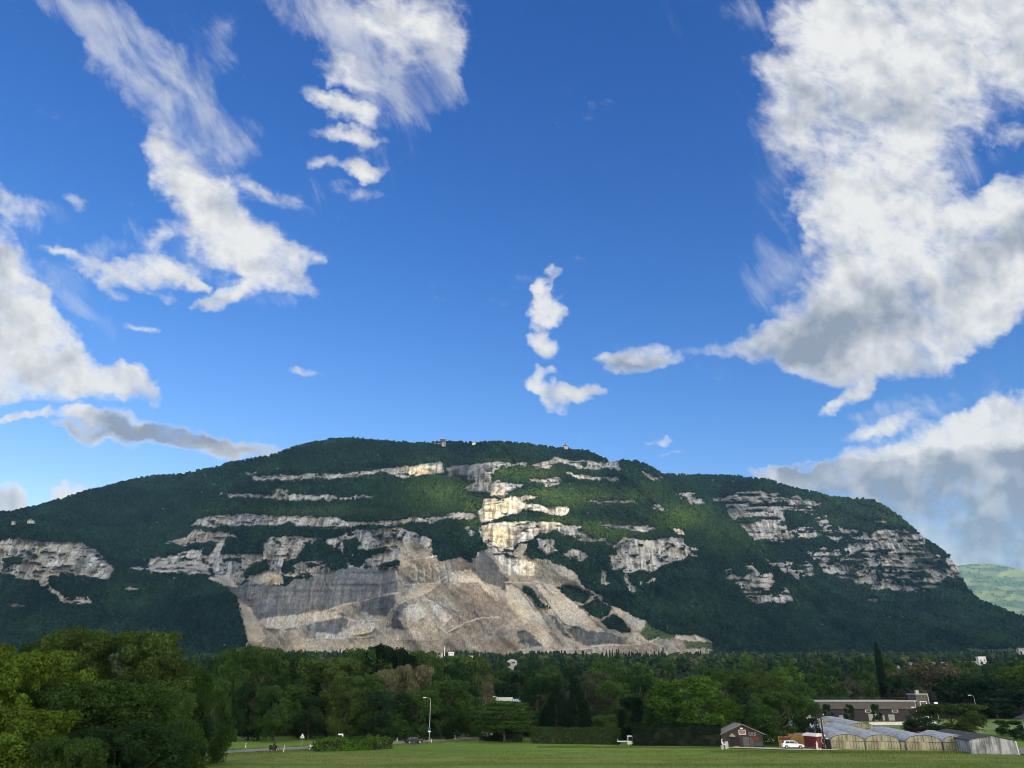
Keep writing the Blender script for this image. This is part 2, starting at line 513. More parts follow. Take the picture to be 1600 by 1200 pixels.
v = np.linspace(0, 1, NR)[:, None]
PX = np.repeat(gx[None, :], NR, 0)
PY = YB + (ysky[None, :] - YB) * v
# ragged coordinates for the masks
wx = PX + (fbm(PX / 14, PY / 14, 4, 11) - .5) * 8 + (fbm(PX / 3.2, PY / 3.2, 2, 12) - .5) * 4
wy = PY + (fbm(PX / 15, PY / 9, 4, 21) - .5) * 6 + (fbm(PX / 3.0, PY / 3.0, 2, 22) - .5) * 3


def z1(l): return [(x / 3, 640 + y / 3) for x, y in l]
def z2(l): return [(380 + x / 3, 640 + y / 3) for x, y in l]
def z3(l): return [(700 + x / 3, 640 + y / 3) for x, y in l]
def z4(l): return [(1080 + x / 3.077, 680 + y / 3.077) for x, y in l]
def za(l): return [(200 + x / 5.217, 780 + y / 5.217) for x, y in l]
def zb(l): return [(480 + x / 5.217, 780 + y / 5.217) for x, y in l]
def zc(l): return [(700 + x / 6, 700 + y / 6) for x, y in l]
def zd(l): return [(820 + x / 5.333, 820 + y / 5.333) for x, y in l]


FO, RK, GR, QU, SC, DK, PA, OC_SUN, ME, RS, BR = range(11)
# class: forest, cliff, blue-grey face, quarry, scree, dark rock, pale rock and ochre rock (both with sunlight painted in near the gully), meadow, scrubby cliff
LAY = [
    # ---- left knoll
    (RK, z1([(-300, 640), (-100, 620), (0, 612), (100, 603), (200, 612), (300, 622), (385, 625), (430, 650), (485, 700), (540, 745), (505, 803), (440, 780), (330, 775), (240, 782), (218, 832), (160, 800), (100, 790), (40, 770), (-80, 760), (-300, 770)])),
    (FO, z1([(10, 700), (60, 685), (105, 690), (110, 725), (60, 730), (20, 740)])),
    (RK, z1([(230, 830), (280, 860), (300, 878), (420, 882), (427, 912), (290, 907), (268, 872), (222, 850)])),
    (RS, z1([(572, 842), (615, 823), (655, 838), (600, 850)])), (RS, z1([(15, 905), (50, 900), (115, 918), (60, 925)])), (RS, z1([(600,745),(660,738),(700,750),(640,760)])),
    # ---- upper bands, left of the gully
    (RS, z1([(1135, 288), (1200, 292), (1195, 300), (1140, 300)])),
    (RK, [(390, 744), (425, 744), (513, 741), (567, 737), (613, 731), (663, 724), (695, 723), (695, 738), (667, 741), (640, 746), (613, 744), (593, 737), (567, 744), (513, 748), (447, 751), (400, 750)]),
    (OC_SUN, [(640, 732), (665, 727), (690, 727), (690, 736), (665, 740), (640, 743)]),
    (RS, [(345, 770), (380, 773), (423, 773), (434, 762), (452, 766), (455, 773), (490, 773), (520, 775), (582, 774), (580, 777), (540, 780), (487, 782), (430, 779), (380, 777), (345, 776)]),
    (RK, za([(490, 215), (560, 170), (700, 125), (830, 130), (1000, 128), (1300, 140), (1565, 140), (1565, 225), (1450, 215), (1310, 195), (1180, 215), (1000, 215), (850, 218), (700, 228), (560, 210)])),
    (RK, zb([(0, 140), (250, 150), (340, 190), (450, 185), (560, 185), (700, 170), (830, 150), (960, 165), (1100, 130), (1220, 105), (1350, 120), (1380, 150), (1280, 165), (1120, 165), (1000, 190), (860, 185), (760, 205), (600, 218), (450, 205), (330, 235), (180, 235), (0, 215)])),
    (RK, za([(305, 355), (380, 320), (480, 300), (520, 250), (640, 262), (760, 262), (830, 285), (920, 300), (800, 318), (770, 370), (700, 350), (600, 345), (430, 375), (330, 370)])),
    # ---- the big face and quarry
    (RS, za([(170, 600), (180, 490), (330, 465), (480, 425), (600, 400), (640, 345), (770, 330), (760, 420), (870, 455), (1020, 430), (1110, 470), (1100, 350), (1170, 300), (1430, 305), (1565, 320), (1700, 320), (1860, 250), (2200, 230), (2500, 330), (2600, 540), (1565, 640), (1450, 640), (1280, 620), (1100, 600), (960, 650), (900, 710), (790, 712), (660, 650), (620, 600), (430, 600)])),
    (RK, za([(175, 600), (185, 490), (330, 468), (480, 432), (600, 405), (610, 500), (560, 580), (420, 590)])),
    (RK, za([(1110, 350), (1180, 300), (1425, 305), (1420, 460), (1250, 500), (1250, 640), (1120, 600), (1200, 500)])),
    (PA, za([(650, 650), (760, 620), (870, 660), (900, 710), (780, 710)])),
    (FO, za([(755, 390), (800, 330), (900, 305), (1050, 310), (1100, 350), (1110, 470), (1030, 425), (870, 455), (760, 440)])),
    (FO, za([(620, 350), (740, 345), (700, 400), (670, 450), (620, 455)])),
    (FO, za([(1430, 345), (1565, 380), (1700, 410), (1750, 500), (1600, 510), (1400, 510), (1330, 545), (1370, 590), (1300, 610), (1250, 590), (1270, 490), (1400, 470)])),
    (FO, za([(930, 610), (1000, 550), (1080, 490), (1180, 490), (1130, 560), (1040, 610), (960, 650)])),
    (FO, zb([(0, 395), (60, 330), (160, 340), (240, 400), (300, 450), (300, 510), (180, 480), (0, 510)])),
    (FO, zb([(300, 330), (400, 310), (410, 400), (490, 420), (560, 400), (660, 380), (600, 450), (480, 480), (420, 560), (330, 520), (290, 460)])),
    (FO, zb([(580, 540), (700, 495), (790, 480), (785, 525), (720, 545), (600, 555)])), (FO, zb([(150, 500), (180, 480), (300, 500), (350, 560), (180, 570)])),
    (RK, zb([(470, 530), (560, 470), (660, 390), (760, 350), (795, 460), (700, 500), (600, 530)])),
    # blue-grey wall
    (GR, za([(800, 712), (900, 712), (990, 670), (1130, 690), (1290, 712), (1340, 650), (1450, 640), (1565, 620), (1660, 570), (1900, 560), (2200, 580), (2230, 740), (2130, 780), (2000, 830), (1800, 880), (1565, 915), (1400, 935), (1060, 985), (1010, 900), (930, 830)])),
    (QU, za([(960, 660), (1000, 620), (1130, 600), (1260, 620), (1300, 700), (1130, 690), (1000, 672)])),
    (OC_SUN, za([(1120, 650), (1200, 640), (1215, 690), (1130, 695)])),
    (FO, za([(1260, 700), (1330, 650), (1345, 640), (1310, 700)])),
    # quarry ground
    (QU, [(372, 935), (380, 938), (403, 970), (480, 957), (560, 942), (620, 925), (622, 890), (626, 850), (640, 843), (665, 855), (690, 873), (727, 872), (740, 860), (763, 853), (790, 880), (830, 895), (835, 870), (870, 872), (905, 905), (915, 925), (950, 950), (1000, 975), (1007, 990), (1040, 992), (1060, 990), (1090, 991), (1115, 1002), (1115, 1040), (380, 1045), (385, 1003)]),
    (GR, zb([(0, 960), (130, 920), (300, 930), (330, 1000), (250, 1090), (100, 1120), (0, 1060)])),
    (DK, zb([(410, 840), (560, 800), (700, 790), (740, 830), (700, 900), (640, 960), (560, 950), (420, 910)])),
    (DK, zb([(660, 1040), (700, 930), (760, 850), (830, 830), (790, 900), (770, 970), (790, 1060), (700, 1060)])),
    (PA, za([(1060, 985), (1400, 935), (1565, 915), (1700, 900), (1740, 960), (1500, 1010), (1300, 1060), (1120, 1060)])),
    (SC, za([(910, 820), (1010, 900), (1060, 985), (1135, 1130), (1100, 1165), (985, 1160), (960, 1060), (945, 960)])),
    (SC, zb([(1150, 660), (1180, 610), (1330, 580), (1390, 640), (1480, 720), (1565, 790), (1565, 840), (1480, 770), (1380, 680)])),
    (DK, zb([(1330, 580), (1335, 520), (1420, 410), (1500, 480), (1565, 560), (1640, 640), (1640, 760), (1500, 700), (1400, 640)])),
    (SC, zb([(720, 1065), (900, 1070), (960, 1100), (960, 1150), (720, 1150)])),
    (BR, zb([(1180, 700), (1380, 680), (1500, 790), (1600, 900), (1640, 1040), (1500, 1080), (1300, 1060), (1200, 1000), (1240, 900), (1180, 820)])),
    (BR, zd([(-220, 840), (-130, 860), (-90, 960), (0, 1030), (-160, 1040), (-300, 1000)])),
    (PA, zb([(820, 860), (900, 850), (960, 940), (930, 980), (860, 1000), (820, 960)])), (PA, zb([(1000, 850), (1060, 870), (1130, 940), (1170, 980), (1100, 1000), (1040, 930)])),
    (SC, zb([(860, 700), (980, 690), (1060, 700), (1000, 760), (900, 800), (840, 820), (790, 800)])), (BR, zb([(740, 570), (860, 520), (870, 680), (790, 690), (745, 640)])), (BR, zb([(1160, 480), (1320, 540), (1320, 590), (1180, 600)])),
    (SC, zb([(1170, 620), (1330, 585), (1400, 650), (1330, 665), (1200, 670)])), (PA, zb([(60, 1090), (250, 1100), (420, 1010), (560, 1000), (600, 1040), (500, 1090), (300, 1140), (80, 1140)])),
    # forest mass left of the gully
    (FO, zb([(760, 210), (900, 190), (1040, 200), (1120, 160), (1280, 170), (1390, 150), (1440, 250), (1400, 290), (1480, 400), (1380, 420), (1330, 520), (1250, 480), (1080, 500), (1000, 400), (1020, 290), (860, 270)])),
    (RS, zb([(1270, 210), (1340, 230), (1380, 290), (1330, 290)])),
    # ---- right of the gully: bands
    (DK, zc([(0, 190), (90, 170), (190, 150), (220, 220), (170, 260), (90, 250), (0, 270)])),
    (RK, zc([(170, 240), (210, 160), (300, 140), (490, 120), (520, 150), (450, 210), (420, 260), (400, 320), (300, 310), (160, 300)])),
    (RK, zc([(150, 380), (240, 330), (300, 310), (410, 320), (450, 310), (560, 315), (720, 345), (640, 380), (560, 420), (520, 460), (420, 420), (330, 410), (210, 420)])),
    (PA, zc([(290, 330), (410, 320), (360, 400), (270, 420)])), (OC_SUN, zc([(380, 410), (540, 420), (500, 455), (400, 440)])),
    (RS, zc([(520, 140), (720, 140), (740, 165), (600, 165), (540, 175)])),
    (RK, zc([(780, 150), (860, 140), (980, 100), (1130, 110), (1350, 120), (1600, 125), (1620, 200), (1530, 195), (1200, 195), (1130, 150), (1050, 140), (990, 160), (960, 185), (860, 180)])),
    (RK, zc([(740, 300), (900, 305), (1040, 270), (1050, 345), (960, 365), (860, 340)])),
    (RS, zc([(1100, 230), (1200, 250), (1400, 270), (1560, 270), (1620, 300), (1560, 320), (1400, 300), (1200, 280), (1110, 250)])),
    (OC_SUN, zc([(520, 470), (640, 445), (760, 450), (870, 465), (700, 490), (620, 520), (540, 500)])),
    (PA, zc([(340, 480), (420, 465), (520, 490), (700, 510), (870, 540), (1050, 540), (1130, 550), (1120, 610), (1080, 640), (940, 620), (880, 600), (700, 590), (620, 620), (500, 650), (380, 690), (310, 700), (260, 600), (320, 560)])),
    (OC_SUN, zc([(350, 490), (450, 480), (600, 520), (600, 620), (480, 650), (380, 690), (320, 640)])),
    (PA, zc([(310, 730), (400, 700), (560, 690), (800, 690), (980, 690), (1100, 720), (1270, 740), (1180, 760), (1180, 830), (1080, 820), (1010, 770), (930, 800), (850, 800), (780, 850), (700, 880), (640, 900), (600, 1000), (520, 980), (420, 900), (340, 830)])),
    (OC_SUN, zc([(310, 740), (420, 720), (560, 760), (640, 850), (560, 940), (430, 900), (350, 830)])),
    (RS, zc([(1180, 750), (1300, 790), (1430, 850), (1380, 890), (1250, 870), (1180, 850)])),
    (PA, zc([(290, 760), (380, 850), (470, 960), (560, 1020), (700, 1030), (810, 1080), (800, 1200), (560, 1200), (480, 1080), (400, 950), (300, 830)])),
    (QU, zc([(600, 1000), (680, 900), (740, 900), (730, 1000), (850, 1050), (1020, 1080), (1150, 1130), (1220, 1200), (1230, 1290), (1000, 1300), (810, 1290), (810, 1080), (700, 1030)])),
    (FO, zc([(760, 870), (860, 810), (1000, 760), (1090, 830), (1180, 860), (1260, 930), (1320, 1010), (1240, 1080), (1230, 1200), (1120, 1130), (1000, 1080), (860, 1040), (730, 1000), (740, 930)])),
    (RS, zc([(840, 850), (1000, 860), (1010, 960), (920, 1000), (840, 920)])),
    (RS, zc([(1070, 990), (1150, 950), (1320, 1010), (1280, 1060), (1160, 1060)])),
    # ---- mountain's right flank: broken cliffs
    (RS, zd([(620, 0), (760, 0), (940, 0), (1100, 40), (1020, 60), (860, 40), (700, 20)])), (PA, zd([(1230, 40), (1300, 35), (1350, 75), (1280, 75)])), (PA, zd([(900, 5), (1020, 10), (1000, 50), (930, 45)])),
    (RS, zd([(400, 70), (520, 80), (640, 110), (760, 180), (800, 120), (880, 110), (1030, 120), (1180, 110), (1300, 100), (1350, 180), (1440, 200), (1420, 260), (1300, 290), (1200, 310), (1140, 350), (1050, 400), (960, 370), (880, 400), (830, 400), (880, 480), (940, 540), (920, 565), (860, 555), (820, 470), (810, 400), (720, 370), (720, 240), (760, 240), (740, 190), (640, 140), (480, 140), (400, 110)])),
    (RK, zd([(720, 245), (770, 250), (800, 340), (740, 370), (720, 350)])), (RK, zd([(820, 410), (870, 480), (935, 540), (900, 565), (850, 545)])), (RK, zd([(1190, 120), (1240, 130), (1330, 250), (1270, 250), (1220, 180)])), (RK, zd([(320, 230), (400, 200), (545, 260), (490, 300), (400, 295)])),
    (RK, zd([(640, 380), (680, 370), (680, 420), (700, 470), (640, 480), (650, 430)])), (RS, zd([(560, 470), (740, 480), (700, 500), (580, 490)])), (RS, zd([(1010, 470), (1100, 440), (1100, 470), (1020, 490)])), (RS, zd([(930, 470), (980, 470), (960, 520)])),
    # scree and pits lower right
    (SC, zd([(60, 470), (200, 490), (240, 510), (330, 590), (440, 660), (560, 780), (680, 890), (600, 900), (400, 850), (330, 830), (230, 740), (140, 600)])),
    (SC, zd([(-160, 500), (0, 560), (60, 650), (150, 800), (240, 960), (200, 1030), (60, 960), (-60, 760), (-150, 640)])),
    (DK, zd([(360, 870), (440, 850), (640, 900), (760, 920), (850, 930), (830, 990), (700, 990), (600, 1010), (500, 1010), (420, 960)])),
    (DK, zd([(-60, 900), (0, 870), (60, 900), (130, 1000), (60, 1020), (-40, 980)])), (DK, zd([(200, 740), (250, 760), (340, 880), (400, 960), (360, 960), (260, 850)])),
    (FO, zd([(-20, 500), (40, 510), (100, 590), (190, 700), (130, 690), (50, 600), (-20, 550)])),
    (FO, zd([(250, 510), (330, 510), (440, 530), (500, 560), (540, 600), (500, 645), (420, 635), (340, 590)])),
    (FO, zd([(440, 670), (520, 640), (600, 625), (700, 690), (710, 740), (640, 790), (560, 770)])),
    (FO, zd([(640, 820), (730, 740), (800, 780), (890, 870), (880, 900), (800, 890), (700, 870)])),
    (RS, zd([(460, 470), (520, 520), (640, 590), (700, 680), (650, 650), (540, 590), (480, 530)])),
    (SC, zd([(700, 670), (800, 700), (900, 760), (1000, 800), (990, 860), (920, 890), (860, 850), (780, 760)])),
    (ME, zd([(1000, 800), (1060, 840), (1160, 890), (1260, 920), (1250, 950), (1120, 950), (1020, 970), (960, 890)])),
    (PA, zd([(850, 960), (900, 905), (950, 900), (1030, 970), (900, 1010)])),
    (SC, zd([(1260, 920), (1430, 915), (1560, 970), (1330, 965), (1260, 950)])),
    (ME, zd([(1320, 970), (1560, 975), (1560, 1030), (1340, 1030)])),
    # ---- upper part of the shoulder
    (RS, z3([(905, 293), (980, 308), (1015, 330), (960, 328)])), (RS, z3([(955, 440), (1015, 447), (1030, 472), (970, 468)])), (RS, z3([(1115, 400), (1160, 390), (1195, 435), (1150, 430)])),
    (RS, z3([(650, 432), (800, 418), (905, 425), (905, 440), (800, 432), (680, 440)])), (RS, z3([(1060, 385), (1100, 390), (1090, 410), (1065, 405)])),
    # ---- right-hand massif
    (RS, z4([(160, 300), (220, 272), (420, 280), (600, 312), (650, 330), (665, 430), (760, 450), (870, 470), (900, 448), (1110, 478), (1150, 555), (1290, 640), (1310, 700), (1140, 750), (1060, 755), (940, 745), (870, 742), (760, 690), (640, 660), (560, 560), (740, 545), (600, 500), (500, 480), (430, 520), (310, 515), (250, 440), (175, 380)])),
    (FO, z4([(440, 360), (570, 365), (620, 440), (560, 445), (450, 440)])), (FO, z4([(480, 500), (640, 485), (760, 545), (600, 560), (500, 560)])), (FO, z4([(670, 360), (860, 380), (870, 455), (760, 445), (680, 430)])),
    (RK, z4([(-40, 270), (0, 275), (50, 300), (60, 325), (0, 330)])), (RS, z4([(100, 300), (180, 300), (180, 330), (110, 325)])),
    (RK, z4([(180, 300), (220, 278), (320, 272), (400, 285), (407, 325), (340, 332), (250, 322), (185, 330)])),
    (RK, z4([(170, 362), (260, 338), (420, 345), (430, 402), (400, 418), (330, 398), (240, 392), (185, 382)])),
    (RK, z4([(235, 425), (340, 408), (430, 430), (435, 505), (330, 512), (295, 480)])),
    (RK, z4([(420, 320), (590, 312), (597, 352), (500, 352), (428, 347)])), (RS, z4([(585, 370), (632, 378), (640, 435), (598, 400)])), (RS, z4([(630, 330), (665, 330), (660, 360), (632, 358)])),
    (RS, z4([(440, 455), (540, 440), (580, 465), (660, 452), (740, 460), (870, 470), (885, 540), (830, 550), (760, 540), (735, 495), (660, 492), (560, 490), (470, 500)])),
    (RS, z4([(870, 395), (930, 400), (940, 430), (880, 420)])),
    (RK, z4([(865, 478), (900, 450), (1000, 452), (1108, 480), (1112, 508), (1000, 500), (880, 503)])),
    (RS, z4([(910, 520), (1000, 500), (1100, 512), (1150, 560), (1240, 578), (1280, 620), (1300, 690), (1200, 660), (1150, 640), (1085, 668), (1040, 658), (980, 642), (930, 625)])),
    (RK, z4([(930, 525), (1090, 512), (1130, 560), (1130, 630), (1060, 660), (960, 630)])),
    (RS, z4([(580, 562), (640, 540), (740, 560), (850, 580), (920, 620), (960, 660), (1030, 690), (1125, 740), (1060, 752), (950, 690), (925, 720), (945, 748), (870, 742), (830, 700), (760, 670), (700, 650), (640, 650), (600, 600)])),
    (RS, z4([(340, 590), (420, 608), (560, 610), (615, 680), (520, 700), (430, 640)])),
    (RK, z4([(160, 660), (180, 640), (222, 670), (262, 690), (300, 650), (258, 620), (290, 615), (332, 672), (382, 663), (397, 700), (380, 745), (430, 762), (458, 730), (492, 795), (480, 810), (400, 803), (320, 810), (258, 770), (228, 720), (170, 690)])),
    (RS, z4([(840, 785), (900, 785), (900, 800), (850, 800)])), (ME, z4([(1320, 1025), (1440, 1030), (1550, 1015), (1580, 1040), (1450, 1055), (1340, 1045)])),
]
cls = np.zeros(PX.shape, np.int8)
for c, poly in LAY:
    a = .9 if c in (QU, SC, BR, GR, ME, PA) else 1.25
    mxk = PX + (wx - PX) * a; myk = PY + (wy - PY) * a
    cls[inpoly(mxk, myk, poly)] = c
def lines(c, w_, *polys):
    for poly in polys:
        p_ = np.asarray(poly, float)
        for (ax, ay), (bx, by) in zip(p_[:-1], p_[1:]):
            sel = (PX > min(ax, bx) - 4) & (PX < max(ax, bx) + 4) & (PY > min(ay, by) - 4) & (PY < max(ay, by) + 4)
            X_, Y_ = wx[sel] * .35 + PX[sel] * .65, wy[sel] * .35 + PY[sel] * .65
            t_ = np.clip(((X_ - ax) * (bx - ax) + (Y_ - ay) * (by - ay)) / ((bx - ax) ** 2 + (by - ay) ** 2), 0, 1)
            d_ = np.hypot(X_ - ax - t_ * (bx - ax), Y_ - ay - t_ * (by - ay))
            v_ = cls[sel]; v_[d_ < w_] = c; cls[sel] = v_


lines(PA, 1.0, zb([(0, 930), (130, 915), (290, 860), (430, 835), (600, 780), (760, 760)]), zb([(720, 570), (740, 640), (790, 700), (900, 690), (1060, 680), (1170, 610), (1230, 590), (1330, 580)]),
      zb([(960, 810), (1050, 850), (1130, 930), (1180, 960), (1080, 1050), (1140, 1100)]), zb([(1390, 640), (1480, 730), (1565, 800)]), zb([(800, 860), (830, 900), (820, 1040)]), zb([(1150, 1080), (1300, 1000), (1450, 960), (1565, 960)]),
      zb([(800, 380), (830, 440), (800, 500), (960, 480), (1060, 460)]), zb([(0, 1150), (200, 1120), (420, 1130), (600, 1110)]), zb([(300, 960), (400, 1000), (600, 980), (660, 1000)]))
lines(PA, .7, *[zb([(880 + 28 * k, 530), (895 + 30 * k, 590), (885 + 32 * k, 650), (905 + 30 * k, 680)]) for k in range(0, 9, 2)])
lines(DK, .8, zb([(410, 838), (500, 810), (610, 775)]), zb([(250, 770), (290, 860)]), zb([(330, 760), (380, 820), (400, 840)]), zb([(960, 780), (1010, 820), (1120, 880), (1230, 920), (1240, 1000)]), zb([(1160, 1090), (1230, 1050), (1330, 1030)]),
      zb([(1320, 800), (1340, 870), (1310, 960)]), zb([(1440, 420), (1500, 520), (1560, 640), (1600, 720)]), zb([(1400, 420), (1460, 520), (1480, 640)]), *[zb([(895 + 28 * k, 530), (908 + 30 * k, 590), (898 + 32 * k, 650), (918 + 30 * k, 680)]) for k in range(0, 9, 2)],
      za([(990, 872), (1080, 870), (1130, 850), (1210, 885)]), za([(960, 700), (1100, 705), (1290, 715)]), zd([(130, 560), (250, 740), (330, 830), (420, 860)]), zd([(60, 620), (150, 760), (240, 900), (320, 1010)]), zd([(330, 590), (430, 650), (560, 790), (690, 900)]),
      zd([(-150, 470), (-60, 520), (0, 600), (90, 720)]))
lines(PA, .9, zd([(-160, 480), (0, 480), (80, 480), (200, 500)]), zd([(550, 1020), (700, 1000), (860, 1005), (1000, 990), (1120, 940)]), zd([(100, 1060), (300, 1040), (560, 1030)]))
# bushes on ledges inside the broken cliffs
nb1 = fbm(PX / 11, PY / 5.5, 4, 41)
nb2 = fbm(PX / 6 + PY / 12, PY / 6, 3, 45)
rsl = sstep(PX, 1040, 1120)
lw = fbm(PX / 34 + PY / 60, PY / 4.2, 4, 49)
cls[(cls == RS) & ((nb1 > .655 - .05 * rsl) | (nb2 > .76 - .04 * rsl) | ((lw > .585) & (rsl > .5)))] = FO
cls[(cls == RK) & (rsl > .5) & (lw > .60)] = FO
ldg = fbm(PX / 16 + PY / 30, PY / 2.6, 4, 48)
cls[(cls == RK) & ((nb1 > .74) | (ldg > .70))] = FO
cls[(cls == PA) & (ldg > .69) & (PY < 870)] = FO
cls[(cls == OC_SUN) & (ldg > .72)] = FO
cls[cls == RS] = RK
# rare bare spots in the forest
cls[(cls == FO) & (fbm(PX / 5, PY / 3, 3, 52) > .845) & (fbm(PX / 60, PY / 40, 2, 53) > .5)] = RK

SLOPE = np.array([.66, 4.0, 3.0, 1.5, .85, 1.8, 2.6, 3.6, .4, 3.0, 1.6])
s = SLOPE[cls]
low = sstep(PX, 1080, 1300) * sstep(PY, 930, 980)
s = np.where(cls == FO, s * (1 - .32 * low), s)
s = blur(blur(s, 2.0, 1), 1.2, 0)
T = tan_el(PY)
Yd = np.zeros_like(T)
Yd[0] = 1690 + (fbm(gx / 90, gx * 0, 3, 61) - .5) * 120
for i in range(1, NR):
    dt = T[i] - T[i - 1]
    Yd[i] = Yd[i - 1] * (1 + np.clip(dt / np.maximum(s[i] - T[i], .16), 0, .03))
L = np.log(Yd)
L = blur(L, 22, 1) * .8 + blur(L, 5, 1) * .2
# nearer and farther masses
fac = np.zeros_like(L)


def mass(poly, k, b):
    global fac
    m = inpoly(PX, PY, poly).astype(float)
    fac = fac + blur(blur(m, b, 1), b * .6, 0) * k


mass([(-400, 1100), (-400, 790), (-10, 790), (60, 812), (120, 838), (165, 868), (185, 892), (232, 888), (300, 885), (340, 900), (365, 930), (380, 960), (388, 1003), (400, 1100)], -.13, 5)
mass([(1037, 700), (1040, 742), (1075, 765), (1100, 785), (1130, 812), (1160, 834), (1185, 858), (1210, 876), (1240, 900), (1350, 950), (1500, 980), (2100, 1000), (2100, 700)], .16, 7)
mass([(625, 830), (680, 815), (740, 812), (765, 853), (800, 900), (840, 960), (900, 1030), (700, 1100), (640, 1000), (600, 950)], -.035, 6)
mass([(840, 850), (900, 820), (1000, 830), (1100, 850), (1080, 900), (1000, 930), (920, 925), (870, 900)], -.03, 8)
mass(z4([(170, 270), (410, 270), (440, 420), (430, 520), (300, 520), (200, 400)]), -.025, 3)
L = L + fac
Yd = np.exp(L)
Xw = (PX - 800) / den(PY) * Yd
Zw = CAMZ + T * Yd
# relief in metres along the sight line (cliff columns, ledges, gullies, quarry benches)
rk = np.isin(cls, (RK, PA, OC_SUN, GR, DK)).astype(float)
rk = blur(blur(rk, .8, 1), .8, 0)
qu = np.isin(cls, (QU, SC, BR)).astype(float); qu = blur(blur(qu, 1, 1), 1, 0)
fo = (cls == FO).astype(float); fo = blur(blur(fo, 1.5, 1), 1.5, 0)
rel = rk * ((ridged(Xw / 34, Zw / 110, 4, 71) - .6) * 26 + (ridged(Xw / 11, Zw / 30, 3, 75) - .6) * 9 + (vn(Xw / 300, Zw / 7, 77) - .5) * 7)
wq = fbm(Xw / 60, Zw / 60, 3, 81) * 4
rel += qu * ((ridged((Xw + Zw * .8) / 26 + wq * .25, (Zw - Xw * .5) / 90, 4, 83) - .6) * 15 + (fbm(Xw / 7, Zw / 9, 3, 85) - .5) * 6)
rel += fo * ((ridged(Xw / 170 + Zw / 260, Zw / 700, 4, 91) - .6) * -120 + (fbm(Xw / 22, Zw / 22, 3, 95) - .5) * 14)
gul = ridged((Xw + Zw * .35) / 240, Zw / 900, 2, 99)
rel += (gul - .6) * -60
Yd = Yd + rel * sstep(PY, 1036, 1022)
Xw = (PX - 800) / den(PY) * Yd
Zw = CAMZ + T * Yd

# base colours
ALB = np.array([[.005, .011, .007], [.30, .30, .295], [.165, .172, .186], [.315, .282, .235], [.50, .45, .375], [.105, .108, .115], [.48, .46, .42], [.54, .485, .365], [.075, .105, .04], [.3, .3, .3], [.255, .215, .175]])
col = ALB[cls]
col = blur(blur(col.reshape(NR, NX, 3), .55, 1), .55, 0)
st1 = fbm(Xw / 5.5, Zw / 70, 4, 101)            # water streaks down the faces
st2 = fbm(Xw / 30, Zw / 16, 4, 105)
st3 = vn(Xw / 260 + fbm(Xw / 40, Zw / 40, 2, 3), Zw / 5.0, 107)    # bedding
mot = fbm(Xw / 9, Zw / 9, 4, 109)
wk = rk * np.where((cls == PA) & (PY > 900), .25, 1.0) * np.where(cls == GR, .5, np.where(cls == DK, .6, 1.0))
rs = 1 + wk * ((st1 - .5) * 2.0 + (st2 - .5) * 1.1 + (st3 - .5) * .40 + (mot - .5) * .8)
sw = fbm(Xw / 70, Zw / 70, 3, 111) * 9
swirl = ridged((Xw * .8 + Zw) / 17 + sw * .22, (Zw - Xw) / 130 + sw * .1, 4, 113)
rs += qu * np.where(cls == SC, .5, 1.0) * ((swirl - .62) * .75 + (mot - .5) * .35 + (st2 - .5) * .35 + (fbm(Xw / 4, Zw / 6, 2, 115) - .5) * .45)
mac = fbm(Xw / 75 + sw * .1, Zw / 45, 3, 125)
rs += qu * (mac - .5) * 1.1
crack = ridged(Xw / 42 + sw * .2, Zw / 60 + sw * .2, 3, 117)
rs *= 1 - wk * .6 * sstep(crack, .82, .92)
cr2 = ridged(Xw / 16, Zw / 60, 3, 119)
rs *= 1 - wk * .5 * sstep(cr2, .84, .93)
rs = np.clip(rs, .28, 1.7)
col = col * rs[..., None]
# local tint: warm oxide patches and bluish lichen
tint = fbm(Xw / 45, Zw / 30, 3, 121) - .5
col[..., 0] *= 1 + (rk + qu) * tint * .22
col[..., 2] *= 1 - (rk + qu) * tint * .36
# back of the ridge
V0 = np.stack([Xw, Yd, Zw], -1)
back = []
for dY, dz in ((70, 6), (200, -20), (420, -90), (900, -330), (1600, -900)):
    b = V0[-1].copy(); b[:, 1] += dY; b[:, 2] += dz; back.append(b)
skirt = V0[0].copy(); skirt[:, 2] -= 60; skirt[:, 1] -= 5
VM = np.concatenate([skirt[None], V0, np.array(back)], 0)
CM = np.concatenate([col[:1], col, np.repeat(np.tile(ALB[0], (1, NX, 1)), 5, 0)], 0)
KR = np.concatenate([rk[:1] + qu[:1], rk + qu, np.zeros((5, NX))], 0)
nr = VM.shape[0]
ii = np.arange(nr * NX).reshape(nr, NX)
FM = np.stack([ii[:-1, :-1], ii[:-1, 1:], ii[1:, 1:], ii[1:, :-1]], -1).reshape(-1, 4)


